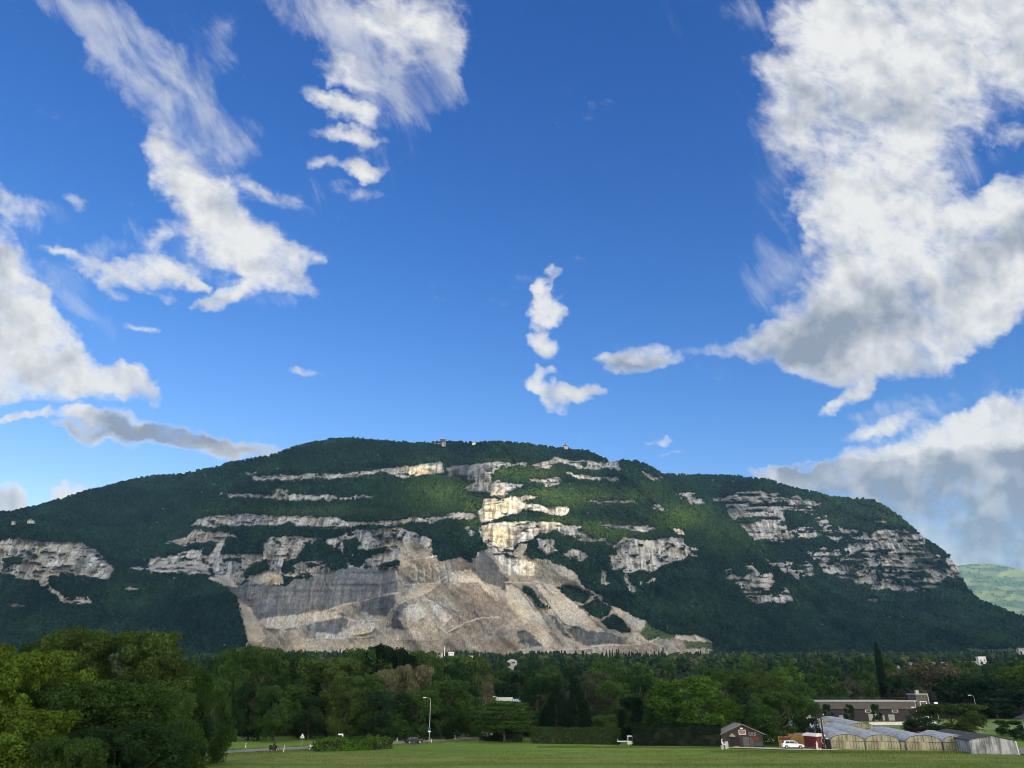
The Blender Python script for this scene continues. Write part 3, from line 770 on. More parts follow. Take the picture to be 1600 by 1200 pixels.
def mat_rock():
    m = bpy.data.materials.new('limestone_slope'); m.use_nodes = True
    n = NT(m.node_tree); b = m.node_tree.nodes['Principled BSDF']
    at_ = n.n('ShaderNodeAttribute', attribute_name='Col')
    ak = n.n('ShaderNodeAttribute', attribute_name='rock')
    ps = n.n('ShaderNodeNewGeometry').outputs['Position']
    f1 = n.noise(n.mapping(ps, scale=(1, 1, .25)), .32, 7, .68)
    f2 = n.noise(n.mapping(ps, scale=(1, 1, 2.0)), .12, 5, .6)
    k = n.m('MULTIPLY', n.rng(f1, .3, .7, .5, 1.5, False), n.rng(f2, .3, .7, .82, 1.18, False))
    hs = n.n('ShaderNodeHueSaturation'); n.put(hs.inputs['Color'], at_.outputs['Color']); n.put(hs.inputs['Value'], k)
    n.put(b.inputs['Base Color'], hs.outputs[0])
    b.inputs['Roughness'].default_value = .95; b.inputs['Specular IOR Level'].default_value = .1
    bp = n.n('ShaderNodeBump'); bp.inputs['Strength'].default_value = 1.0; bp.inputs['Distance'].default_value = 5.0
    n.put(bp.inputs['Height'], f1); n.put(b.inputs['Normal'], bp.outputs[0])
    return m


me = raw_mesh('mountain', VM.reshape(-1, 3), FM, smooth=True)
add_col(me, 'Col', CM.reshape(-1, 3)); add_val(me, 'rock', KR.ravel())
mt = link('mountain', me, mat_rock())
tag(mt, 'long limestone mountain with a pale quarry and terraced cliffs', 'mountain', kind='structure')

# ------------------------------------------------------------------ forest on the mountain: one stuff mesh of tree-sized crowns


def ico():
    t = (1 + 5 ** .5) / 2
    V = np.array([(-1, t, 0), (1, t, 0), (-1, -t, 0), (1, -t, 0), (0, -1, t), (0, 1, t), (0, -1, -t), (0, 1, -t), (t, 0, -1), (t, 0, 1), (-t, 0, -1), (-t, 0, 1)], float)
    V /= np.linalg.norm(V[0])
    Fq = np.array([(0, 11, 5), (0, 5, 1), (0, 1, 7), (0, 7, 10), (0, 10, 11), (1, 5, 9), (5, 11, 4), (11, 10, 2), (10, 7, 6), (7, 1, 8), (3, 9, 4), (3, 4, 2), (3, 2, 6), (3, 6, 8), (3, 8, 9), (4, 9, 5), (2, 4, 11), (6, 2, 10), (8, 6, 7), (9, 8, 1)])
    return V, Fq


def blobs_mesh(name, Pn, rad, hgt, C, jit=.28, seed=1):
    """many small crowns in one mesh: Pn (n,3) centres, rad, hgt (n,), C (n,3) base colour"""
    r = np.random.default_rng(seed)
    V, Fq = ico()
    n = len(Pn)
    A = r.uniform(0, 6.283, n); ca, sa = np.cos(A)[:, None], np.sin(A)[:, None]
    Vx = V[None, :, 0] * ca - V[None, :, 1] * sa
    Vy = V[None, :, 0] * sa + V[None, :, 1] * ca
    Vz = np.repeat(V[None, :, 2], n, 0)
    k = 1 + r.uniform(-jit, jit, (n, 12))
    X = Pn[:, 0:1] + Vx * k * rad[:, None]
    Yy = Pn[:, 1:2] + Vy * k * rad[:, None]
    Z = Pn[:, 2:3] + Vz * k * hgt[:, None]
    VV = np.stack([X, Yy, Z], -1).reshape(-1, 3)
    FF = (Fq[None] + (np.arange(n) * 12)[:, None, None]).reshape(-1, 3)
    me = raw_mesh(name, VV, FF)
    add_col(me, 'Col', np.repeat(C, 12, 0) * (1 + .25 * (r.random((n * 12, 1)) - .5)))
    return me


def mat_far_leaf():
    m = bpy.data.materials.new('distant_foliage'); m.use_nodes = True
    n = NT(m.node_tree); m.node_tree.nodes.clear()
    at_ = n.n('ShaderNodeAttribute', attribute_name='Col')
    ps = n.n('ShaderNodeNewGeometry').outputs['Position']
    f = n.noise(ps, .55, 4, .65)
    hs = n.n('ShaderNodeHueSaturation'); n.put(hs.inputs['Color'], at_.outputs['Color']); n.put(hs.inputs['Value'], n.rng(f, .3, .7, .45, 1.55, False))
    d = n.n('ShaderNodeBsdfDiffuse'); n.put(d.inputs['Color'], hs.outputs[0])
    bp = n.n('ShaderNodeBump'); bp.inputs['Strength'].default_value = 1.0; bp.inputs['Distance'].default_value = 1.5
    n.put(bp.inputs['Height'], f); n.put(d.inputs['Normal'], bp.outputs[0])
    o = n.n('ShaderNodeOutputMaterial'); m.node_tree.links.new(d.outputs[0], o.inputs[0])
    return m


MFAR = mat_far_leaf()
dens = np.where(cls == FO, 1.0, 0.0)
dens[(cls == RK) & (nb1 > .60)] = .10
dens[(cls == ME)] = .10
dens[(cls == QU) & (nb1 > .62)] = .04
rk_ = np.isin(cls, (RK, PA, OC_SUN, QU, SC, GR, DK, BR))
near_r = np.zeros_like(rk_)
for k_ in range(0, 5): near_r[:NR - k_] |= rk_[k_:]
near_r[1:] |= rk_[:-1]; near_r[:, 1:] |= rk_[:, :-1]; near_r[:, :-1] |= rk_[:, 1:]
dens = np.where((cls == FO) & near_r, dens * .22, dens)
# probability per cell follows the true area of ground it covers, compressed a little
cellh = np.abs(np.gradient(PY, axis=0))
p = (dens * cellh); p[:2] = 0
cum = np.cumsum(p.ravel()); cum /= cum[-1]
NT_ = 140000
idx = np.searchsorted(cum, rng.random(NT_))
ri, ci = np.unravel_index(idx, PX.shape)
base = V0[ri, ci] + rng.normal(0, 1, (NT_, 3)) * np.array([1.6, 1.6, 0])
g1 = fbm(base[:, 0] / 120, base[:, 2] / 60, 3, 131)
rad = (rng.uniform(2.0, 4.3, NT_)) * (.8 + .5 * g1) * np.clip(base[:, 1] / 2300, .75, 1.25)
isb = cls[ri, ci] != FO
rad[isb] *= .5
rad[near_r[ri, ci]] *= .62
hgt = rad * rng.uniform(1.0, 1.5, NT_)
base[:, 2] += hgt * .25
mixc = np.clip(rng.normal(.45, .28, NT_) + (g1 - .5) * 1.3, 0, 1)[:, None]
CT = (1 - mixc) * np.array([.003, .0105, .0075]) + mixc * np.array([.0125, .032, .0145])
CT = CT * np.exp(rng.normal(0, .28, NT_))[:, None] * (.35 + 1.3 * fbm(base[:, 0] / 45, base[:, 2] / 30, 3, 133)) [:, None]
lit_green = np.zeros(NT_)
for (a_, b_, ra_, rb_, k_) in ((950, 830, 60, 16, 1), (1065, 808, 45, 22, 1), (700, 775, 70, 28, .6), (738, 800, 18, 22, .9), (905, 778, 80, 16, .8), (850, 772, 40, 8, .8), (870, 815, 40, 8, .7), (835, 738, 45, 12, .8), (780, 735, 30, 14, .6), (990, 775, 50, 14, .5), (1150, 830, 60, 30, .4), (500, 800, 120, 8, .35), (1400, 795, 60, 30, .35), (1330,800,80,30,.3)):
    lit_green = np.maximum(lit_green, k_ * np.exp(-((PX[ri, ci] - a_) / ra_) ** 2 - ((PY[ri, ci] - b_) / rb_) ** 2))
lit_green = lit_green[:, None] * rng.uniform(.3, 1, (NT_, 1))
CT = CT * (1 - lit_green) + lit_green * np.array([.085, .135, .024])      # sunlight painted into the crowns: lighter green in the sun patches
yl = (rng.random(NT_) < .05)[:, None]
CT = np.where(yl, CT * np.array([1.4, 1.25, .9]), CT)
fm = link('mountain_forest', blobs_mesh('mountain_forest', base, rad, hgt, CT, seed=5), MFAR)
tag(fm, 'dark green forest cloaking the mountain between its cliffs', 'forest', kind='stuff')

# ------------------------------------------------------------------ the far sunlit hill at right
HX = np.linspace(1380, 2100, 240); hr = np.linspace(0, 1, 60)[:, None]
hs_ = np.interp(HX, [1380, 1440, 1495, 1520, 1550, 1575, 1600, 1700, 2100], [900, 890, 884, 881, 881, 885, 893, 905, 915])[None]
HPY = 1030 + (hs_ - 1030) * hr; HPX = np.repeat(HX[None], 60, 0)
HT = tan_el(HPY)
HY = 5200 * np.exp(0.9 * (HT - HT[0]) / .25)
HY = HY + (ridged(HPX / 60 + HPY / 40, HPY / 90, 3, 7) - .6) * -260
HXw = (HPX - 800) / den(HPY) * HY; HZ = CAMZ + HT * HY
HV = np.stack([HXw, HY, HZ], -1)
hb = HV[-1].copy(); hb[:, 1] += 800; hb[:, 2] -= 60
hc = HV[-1].copy(); hc[:, 1] += 2500; hc[:, 2] -= 700
HV = np.concatenate([HV, hb[None], hc[None]], 0)
ih = np.arange(62 * 240).reshape(62, 240)
me = raw_mesh('hill', HV.reshape(-1, 3), np.stack([ih[:-1, :-1], ih[:-1, 1:], ih[1:, 1:], ih[1:, :-1]], -1).reshape(-1, 4), True)
fgr = fbm(HV[..., 0] / 260, HV[..., 2] / 60, 4, 9)
mh = sstep(fgr, .50, .56)[..., None]
HC = mh * np.array([.045, .075, .022]) + (1 - mh) * np.array([.12, .14, .04])
add_col(me, 'Col', HC.reshape(-1, 3))
hl = link('hill', me, mat_rock())
tag(hl, 'distant sunlit green hill beyond the mountain shoulder', 'hill', kind='structure')
nh = 9000
hri = rng.integers(1, 59, nh); hci = rng.integers(0, 240, nh)
keep = fgr[hri, hci] > rng.uniform(.44, .56, nh)
hri, hci = hri[keep], hci[keep]; nh = len(hri)
hb_ = HV[hri, hci] + rng.normal(0, 8, (nh, 3)) * np.array([1, 1, 0])
hrad = rng.uniform(5, 11, nh)
hb_[:, 2] += 4
hcm = rng.random(nh)[:, None]
fh = link('hill_forest', blobs_mesh('hill_forest', hb_, hrad, hrad * .9, (1 - hcm) * np.array([.05, .08, .022]) + hcm * np.array([.13, .16, .04]), seed=8), MFAR)
tag(fh, 'bright patchy woodland covering the distant sunlit hill', 'forest', kind='stuff')

# ------------------------------------------------------------------ unseen cloud bank added on the sun's side, its gaps shaped to light part of the mountain
GAPS = [  # px, py, rx, ry, amount on the mountain
    (815, 795, 92, 72, 1.0), (775, 745, 66, 36, .85), (850, 850, 85, 48, .85), (705, 772, 90, 38, 1.0), (730, 800, 36, 28, 1.0), (870, 790, 80, 50, .9), (915, 765, 90, 32, .85), (860, 740, 70, 24, .75),
    (955, 832, 70, 24, 1.0), (1060, 812, 60, 30, 1.0), (985, 742, 50, 14, .6), (665, 728, 45, 14, .6), (1000, 850, 100, 32, .6), (1090, 770, 70, 30, .45), (785, 875, 48, 50, .9), (560, 705, 80, 12, .2), (1215, 800, 70, 30, .35), (680, 930, 90, 50, .25),
]
litm = np.zeros_like(PX)
for (a, b, ra, rb, k) in GAPS:
    litm = np.maximum(litm, k * np.exp(-(((PX - a) / ra) ** 2 + ((PY - b) / rb) ** 2) ** 1.4))
litm *= .75 + .5 * fbm(PX / 22, PY / 14, 3, 141)
litm = np.maximum(litm, .09)
CZ = 2500.0
NXC, NYC = 230, 230
bx0, bx1, by0, by1 = -2200, 7200, -6600, 900
gcx = np.linspace(bx0, bx1, NXC); gcy = np.linspace(by0, by1, NYC)
Gx_, Gy_ = np.meshgrid(gcx, gcy)
acc = np.zeros((NYC, NXC)); cnt = np.zeros((NYC, NXC))
tt = (CZ - V0[..., 2]) / SUND[2]
cxp = V0[..., 0] + SUND[0] * tt; cyp = V0[..., 1] + SUND[1] * tt
ixc = np.round((cxp - bx0) / (bx1 - bx0) * (NXC - 1)).astype(int); iyc = np.round((cyp - by0) / (by1 - by0) * (NYC - 1)).astype(int)
ok = (ixc >= 0) & (ixc < NXC) & (iyc >= 0) & (iyc < NYC)
np.add.at(acc, (iyc[ok], ixc[ok]), litm[ok]); np.add.at(cnt, (iyc[ok], ixc[ok]), 1)
gap = blur(blur(acc, .8, 1), .8, 0) / np.maximum(blur(blur(cnt, .8, 1), .8, 0), 1e-3)
gap[blur(blur(cnt, .8, 1), .8, 0) < .02] = 0
gap = np.clip(gap, 0, 1)
gap = np.maximum(gap, .10 * (.6 + .8 * fbm(Gx_ / 600, Gy_ / 600, 3, 149)))
edge = np.minimum.outer(np.minimum(np.arange(NYC), NYC - 1 - np.arange(NYC)), np.minimum(np.arange(NXC), NXC - 1 - np.arange(NXC)))
Gx, Gy = np.meshgrid(gcx, gcy)
thick = (60 + 260 * fbm(Gx / 700, Gy / 700, 4, 151)) * (1 - gap) * sstep(edge, 0, 14) + 4
bot = CZ - 15 - thick * .25
top_ = CZ + thick
VC = np.concatenate([np.stack([Gx, Gy, bot], -1).reshape(-1, 3), np.stack([Gx, Gy, top_], -1).reshape(-1, 3)])
ic = np.arange(NXC * NYC).reshape(NYC, NXC)
q = np.stack([ic[:-1, :-1], ic[1:, :-1], ic[1:, 1:], ic[:-1, 1:]], -1).reshape(-1, 4)
q2 = q[:, ::-1] + NXC * NYC
ring = np.concatenate([ic[0, :], ic[1:, -1], ic[-1, -2::-1], ic[-2:0:-1, 0]])
rn = np.roll(ring, -1)
q3 = np.stack([ring, rn, rn + NXC * NYC, ring + NXC * NYC], -1)
me = raw_mesh('shade_cloud', VC, np.concatenate([q, q2, q3]), True)
add_val(me, 'gap', np.concatenate([gap.ravel(), gap.ravel()]))
mc = bpy.data.materials.new('shade_cloud_vapour'); mc.use_nodes = True; mc.node_tree.nodes.clear(); n = NT(mc.node_tree)
ag = n.n('ShaderNodeAttribute', attribute_name='gap').outputs['Fac']
dd = n.n('ShaderNodeBsdfDiffuse'); dd.inputs[0].default_value = (.85, .86, .88, 1)
tr = n.n('ShaderNodeBsdfTranslucent'); tr.inputs[0].default_value = (.85, .86, .88, 1)
mx = n.n('ShaderNodeMixShader'); mx.inputs[0].default_value = .5
mc.node_tree.links.new(dd.outputs[0], mx.inputs[1]); mc.node_tree.links.new(tr.outputs[0], mx.inputs[2])
tp = n.n('ShaderNodeBsdfTransparent')
mx2 = n.n('ShaderNodeMixShader'); n.put(mx2.inputs[0], n.m('POWER', ag, .5))
mc.node_tree.links.new(mx.outputs[0], mx2.inputs[1]); mc.node_tree.links.new(tp.outputs[0], mx2.inputs[2])
oo = n.n('ShaderNodeOutputMaterial'); mc.node_tree.links.new(mx2.outputs[0], oo.inputs[0])
cl = link('shade_cloud', me, mc)
tag(cl, kind='structure')
# ------------------------------------------------------------------ ground sheet


def mat_ground():
    m = bpy.data.materials.new('meadow_ground'); m.use_nodes = True
    n = NT(m.node_tree); b = m.node_tree.nodes['Principled BSDF']
    ps = n.n('ShaderNodeNewGeometry').outputs['Position']
    sp = n.n('ShaderNodeSeparateXYZ'); n.put(sp.inputs[0], ps)
    big = n.noise(n.mapping(ps, scale=(.35, 1, 1)), .045, 4, .6, .4)
    mid = n.noise(n.mapping(ps, scale=(.5, 1, 1)), .32, 6, .7)
    fin = n.noise(ps, 3.5, 4, .7)
    # mown bands that run across the field
    yb = n.m('ADD', sp.outputs['Y'], n.m('MULTIPLY', n.m('SUBTRACT', big, .5), 34))
    yel = n.m('MULTIPLY', n.rng(yb, 150, 156), n.rng(yb, 172, 164))
    yel = n.m('MULTIPLY', yel, n.rng(mid, .35, .62, .25, 1))
    c = n.mix(n.rng(big, .35, .65), (.115, .20, .038, 1), (.155, .235, .046, 1))
    c = n.mix(n.m('MULTIPLY', yel, .75), c, (.22, .20, .065, 1))
    dk = n.m('MULTIPLY', n.rng(yb, 153, 149.5), n.rng(yb, 145.5, 148))
    c = n.mix(n.m('MULTIPLY', dk, .55), c, (.06, .10, .028, 1))
    c = n.mix(n.rng(mid, .52, .72, 0, .6), c, (.075, .12, .03, 1))
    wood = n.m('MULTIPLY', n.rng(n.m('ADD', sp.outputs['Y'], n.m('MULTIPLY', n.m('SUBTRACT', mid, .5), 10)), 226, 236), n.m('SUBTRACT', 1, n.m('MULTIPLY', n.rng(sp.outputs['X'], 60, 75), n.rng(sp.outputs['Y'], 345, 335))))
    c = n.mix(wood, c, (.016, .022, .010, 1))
    hs = n.n('ShaderNodeHueSaturation'); n.put(hs.inputs['Color'], c)
    n.put(hs.inputs['Value'], n.m('MULTIPLY', n.rng(fin, .3, .7, .75, 1.25, False), n.rng(mid, .3, .7, .85, 1.12, False)))
    n.put(b.inputs['Base Color'], hs.outputs[0]); b.inputs['Roughness'].default_value = 1; b.inputs['Specular IOR Level'].default_value = .1
    bp = n.n('ShaderNodeBump'); bp.inputs['Strength'].default_value = .7; bp.inputs['Distance'].default_value = .3
    n.put(bp.inputs['Height'], fin); n.put(b.inputs['Normal'], bp.outputs[0])
    return m


ys_ = np.concatenate([np.linspace(-80, 110, 20), np.linspace(112, 240, 130), np.linspace(245, 600, 40), np.linspace(640, 2400, 60)])
xs_ = np.concatenate([np.linspace(-3600, -260, 40), np.linspace(-250, 250, 200), np.linspace(260, 3600, 40)])
Gx2, Gy2 = np.meshgrid(xs_, ys_)
near = sstep(Gy2, 100, 120) * sstep(Gy2, 260, 220)
Gz2 = gz(Gy2) + (fbm(Gx2 / 9, Gy2 / 9, 3, 201) - .5) * .25 * near * sstep(Gy2, 176, 160)
Gz2 = np.where(Gy2 < 60, Gz2 - 0.0, Gz2)
ig = np.arange(Gx2.size).reshape(Gx2.shape)
me = raw_mesh('ground', np.stack([Gx2, Gy2, Gz2], -1).reshape(-1, 3), np.stack([ig[:-1, :-1], ig[:-1, 1:], ig[1:, 1:], ig[1:, :-1]], -1).reshape(-1, 4), True)
gr = link('ground', me, mat_ground())
tag(gr, 'level green meadow in front of the woods', 'ground', kind='structure')

# ------------------------------------------------------------------ leaf materials and tree prototypes


def mat_leaf():
    m = bpy.data.materials.new('foliage'); m.use_nodes = True
    n = NT(m.node_tree); m.node_tree.nodes.clear()
    oi = n.n('ShaderNodeObjectInfo').outputs['Color']
    v = n.n('ShaderNodeAttribute', attribute_name='v').outputs['Fac']
    pw = n.n('ShaderNodeNewGeometry').outputs['Position']
    f = n.noise(pw, .35, 3, .6)
    hs = n.n('ShaderNodeHueSaturation'); n.put(hs.inputs['Color'], oi)
    n.put(hs.inputs['Value'], n.m('MULTIPLY', n.rng(v, 0, 1, .5, 1.6, False), n.rng(f, .3, .7, .75, 1.3, False)))
    n.put(hs.inputs['Hue'], n.rng(n.m('FRACT', n.m('MULTIPLY', v, 7.3)), 0, 1, .485, .512, False))
    d = n.n('ShaderNodeBsdfDiffuse'); n.put(d.inputs[0], hs.outputs[0])
    t = n.n('ShaderNodeBsdfTranslucent'); n.put(t.inputs[0], hs.outputs[0])
    x = n.n('ShaderNodeMixShader'); x.inputs[0].default_value = .2
    m.node_tree.links.new(d.outputs[0], x.inputs[1]); m.node_tree.links.new(t.outputs[0], x.inputs[2])
    o = n.n('ShaderNodeOutputMaterial'); m.node_tree.links.new(x.outputs[0], o.inputs[0])
    return m


MLEAF = mat_leaf()
MBARK = pbr('bark', (.075, .060, .045), .95, var=.35, scale=6, bump=.5, spec=.1)


def profile(kind, h):
    if kind == 'round': return np.sqrt(np.clip(1 - ((h - .50) / .53) ** 2, .02, 1))
    if kind == 'wide': return np.clip(1 - np.abs((h - .42) / .62) ** 2.6, .05, 1) ** .6
    if kind == 'oval': return np.sqrt(np.clip(1 - ((h - .45) / .57) ** 2, .02, 1)) * (1 - .2 * h)
    if kind == 'poplar': return np.clip(np.sin(np.pi * np.clip(h * .93 + .05, 0, 1)), .1, 1) ** .5 * (1 - .35 * h)
    if kind == 'conifer': return np.clip(1.02 - h, .02, 1) ** .85
    if kind == 'tiered': return np.sqrt(np.clip(1 - ((h - .30) / .72) ** 2, .02, 1))


def crown_mesh(name, kind, nlob, nleaf, leaf, seed, low=.08):
    """crown of a tree 1 m tall and 1 m wide; leaf = leaf-clump size (height units)"""
    r = np.random.default_rng(seed)
    # uneven outline: a few directions bulge, others fall back
    def bulge(az, h): return .66 + .66 * fbm(np.cos(az) * 1.3 + 5 + seed, np.sin(az) * 1.3 + h * 2.6 + 9, 3, seed)
    h = r.random(nlob * 3)
    pr = profile(kind, h); keep = r.random(nlob * 3) < np.clip(pr, .12, 1)
    h = h[keep][:nlob]; nl = len(h)
    az = r.uniform(0, 6.283, nl)
    lr = {'conifer': (.04, .10), 'poplar': (.12, .24), 'tiered': (.10, .22)}.get(kind, (.055, .165))
    lr = lr[0] + (lr[1] - lr[0]) * r.random(nl) ** 1.3
    pr = profile(kind, h)
    q = np.where(r.random(nl) < .8, r.uniform(.86, 1.04, nl), r.uniform(.3, .85, nl))
    rad = np.clip(pr * .5 * bulge(az, h) - lr * .55, .0, 1) * q
    zz = low + (1 - low) * h
    if kind == 'tiered': zz = low + (1 - low) * (np.round(h * 7) / 7 + r.normal(0, .012, nl))
    cen = np.stack([np.cos(az) * rad, np.sin(az) * rad, zz], 1)
    if kind in ('round', 'wide', 'oval'):
        nm = 34; hm = r.uniform(.04, .95, nm); am = np.arange(nm) * 2.4 + r.uniform(-.5, .5, nm)
        Rm = r.uniform(.11, .21, nm) * (.85 if kind == 'oval' else 1)
        rm = np.clip(profile(kind, hm) * .5 * (.86 + .34 * r.random(nm)) - Rm * .62, .02, 1)
        cm_ = np.stack([np.cos(am) * rm, np.sin(am) * rm, np.clip(low + (1 - low) * hm, Rm * .7, .985 - Rm * r.uniform(.75, 1.05, nm))], 1)
        mi = r.choice(nm, nl, p=Rm ** 2 / (Rm ** 2).sum())
        dd = r.normal(size=(nl, 3)); dd[:, 2] += .25; dd /= np.linalg.norm(dd, axis=1)[:, None]
        lr = lr * {900: .44, 420: .60}.get(nlob, .75)
        cen = cm_[mi] + dd * (Rm[mi] * r.uniform(.55, 1.0, nl))[:, None] * np.array([1, 1, .85])
        mval = r.random(nm)
    else:
        mi = None
    flat = {'conifer': .45, 'tiered': .3, 'poplar': 1.6}.get(kind, .72)
    topb = .985 - .10 * fbm(cen[:, 0] * 4 + seed, cen[:, 1] * 4 + 3, 2, seed) * 1.6
    cen[:, 2] = np.minimum(np.maximum(cen[:, 2], low * .5), topb - lr * flat * r.uniform(.2, .9, nl))
    li = r.integers(0, nl, nleaf)
    wgt = lr ** 2; li = r.choice(nl, nleaf, p=wgt / wgt.sum())
    d = r.normal(size=(nleaf, 3)); d[:, 2] += .35; d /= np.linalg.norm(d, axis=1)[:, None]
    rr = lr[li] * r.uniform(.55, 1.12, nleaf) ** .7
    P_ = cen[li] + d * rr[:, None] * np.array([1, 1, flat])
    if kind == 'conifer': P_[:, 2] -= np.linalg.norm(P_[:, :2], axis=1) * .18
    nrm = d + r.normal(0, .55, (nleaf, 3)); nrm /= np.linalg.norm(nrm, axis=1)[:, None]
    up_ = r.normal(size=(nleaf, 3)); a = np.cross(nrm, up_); a /= np.linalg.norm(a, axis=1)[:, None]; b = np.cross(nrm, a)
    sz = leaf * r.uniform(.55, 1.35, nleaf)[:, None]
    V = np.stack([P_ - a * sz, P_ - b * sz * .6, P_ + a * sz, P_ + b * sz * .6], 1).reshape(-1, 3)
    V[:, 2] = np.maximum(V[:, 2], 0.005)
    me = raw_mesh(name, V, np.arange(nleaf * 4).reshape(-1, 4))
    lv = r.random(nl)                                   # each branch a little lighter or darker
    if mi is not None: lv = .5 * lv + .5 * mval[mi]
    val = np.clip(.5 + (lv[li] - .5) * .7 + (P_[:, 2] - .5) * .12 + r.normal(0, .15, nleaf), 0, 1)
    add_val(me, 'v', np.repeat(val, 4))
    me.materials.append(MLEAF)
    return me


def trunk_mesh(name, kind, seed):
    r = np.random.default_rng(seed + 50)
    b = MB(); th = {'conifer': .93, 'poplar': .9}.get(kind, .62)
    pts = [Vector((0, 0, -.01))]; rs = [.028]
    for i in range(1, 6):
        pts.append(Vector((r.normal(0, .008), r.normal(0, .008), th * i / 5))); rs.append(.028 * (1 - i / 6.2))
    b.path(pts, rs, 7)
    if kind != 'conifer':
        for k in range(9):
            z = r.uniform(.18, .58) * th / .62; a = r.uniform(0, 6.28); l = r.uniform(.15, .32) * (.4 if kind == 'poplar' else 1)
            p0 = Vector((0, 0, z)); p1 = p0 + Vector((math.cos(a) * l * .5, math.sin(a) * l * .5, l * .45)); p2 = p1 + Vector((math.cos(a + .3) * l * .5, math.sin(a + .3) * l * .5, l * .5))
            b.path([p0, p1, p2], [.012, .008, .003], 5)
    me = bpy.data.meshes.new(name); me.from_pydata(b.v, [], b.f); me.materials.append(MBARK)
    return me


PROTO = {}
for res, (nl_, nf_, lf_) in {'near': (900, 95000, .0090), 'mid': (420, 24000, .0150), 'far': (150, 5600, .028)}.items():
    for kind in ('round', 'wide', 'oval', 'poplar', 'conifer', 'tiered'):
        if res == 'near' and kind not in ('round', 'wide'): continue
        if res == 'far' and kind in ('poplar', 'tiered'): continue
        for s_ in range({'near': 2, 'mid': 2, 'far': 2}[res] if kind not in ('poplar', 'tiered') else 1):
            nl2 = nl_ * (3 if kind == 'conifer' else 1)
            sd = 31 * s_ + len(kind) * 7 + len(res)
            PROTO.setdefault((res, kind), []).append((crown_mesh('crown', kind, nl2, nf_, lf_ * (.8 if kind == 'conifer' else 1), sd, .05 if kind != 'tiered' else .28), trunk_mesh('trunk', kind, sd)))

TINT = {'yellow-green': (.052, .088, .012), 'olive': (.042, .070, .018), 'mid-green': (.034, .068, .017), 'bright green': (.052, .108, .016), 'dark green': (.017, .037, .014),
        'blue-green': (.020, .036, .026), 'cream-flowering': (.125, .122, .068), 'pale brown': (.085, .085, .048), 'grey-green': (.050, .062, .036), 'very dark': (.009, .019, .010), 'dark red': (.030, .012, .014)}
NAME = {'conifer': 'conifer', 'poplar': 'poplar', 'round': 'broadleaf_tree', 'wide': 'broadleaf_tree', 'oval': 'broadleaf_tree', 'tiered': 'broadleaf_tree'}
tree_n = 0
AUTO = []
tree_list = []


def tree(px, top, Y, wpx, kind, tint, label, group=None, res=None, z0=None, name=None, cat='tree'):
    global tree_n
    z0 = float(gz(Y)) if z0 is None else z0
    p = at(px, top, Y)
    H = p.z - z0
    Wd = wpx * Y / den(top)
    if res is None: res = 'near' if Y < 140 else ('mid' if Y < 340 else 'far')
    if (res, kind) not in PROTO: res = 'mid'
    cm, tm = PROTO[(res, kind)][tree_n % len(PROTO[(res, kind)])]
    tree_n += 1
    o = empty(name or NAME[kind], (p.x, Y, z0), random.uniform(0, 6.28))
    o.scale = (Wd, Wd, H)
    tag(o, label, cat, group)
    if res != 'near' and group and 'rows' in group: AUTO.append((px, o))
    c = link('crown', cm, None, o); t = link('trunk', tm, None, o)
    k = random.uniform(.86, 1.16) * (.8 if res == 'near' and tint in ('mid-green', 'dark green') else 1)
    c.color = (*[x * k for x in TINT[tint]], 1)
    if min(Wd, H) < 5 and kind in ('round', 'wide', 'oval'): t.scale = (.8, .8, .7)
    tree_list.append((px, top, Y, wpx))
    return o


T_ = tree
# the near group at the left edge of the field
T_(188, 964, 100, 205, 'round', 'olive', 'tallest broad olive-green tree of the near clump at left')
T_(98, 988, 116, 150, 'round', 'mid-green', 'green tree rising between the tallest tree and the left edge')
T_(-45, 985, 84, 210, 'round', 'yellow-green', 'yellow-green tree cut off by the left edge of the photo')
T_(52, 1003, 80, 215, 'round', 'yellow-green', 'bright yellow-green tree left of the tallest tree')
T_(20, 1090, 68, 250, 'wide', 'yellow-green', 'low yellow-green maple in the bottom left corner')
T_(150, 1050, 82, 240, 'wide', 'mid-green', 'dark bushy tree standing in front of the tallest tree')
T_(246, 1062, 90, 150, 'wide', 'mid-green', 'green tree whose branches overhang the left end of the road')
T_(266, 1112, 84, 100, 'wide', 'mid-green', 'small bushy tree at the edge of the near field', name='bushy_tree')
T_(200, 1120, 76, 190, 'wide', 'dark green', 'dark undergrowth tree in front of the near clump')
T_(110, 1140, 66, 130, 'wide', 'mid-green', 'small green tree beside the low yellow-green maple')
T_(272, 1022, 128, 110, 'round', 'mid-green', 'rounded green tree right behind the tallest tree')
T_(332, 1052, 148, 76, 'oval', 'mid-green', 'tree with drooping foliage right of the near clump')
T_(300, 1060, 140, 80, 'oval', 'dark green', 'dark oval tree between the near clump and the drooping tree')
T_(348, 1126, 178, 40, 'round', 'mid-green', 'low tree spreading over the grass beside the road')
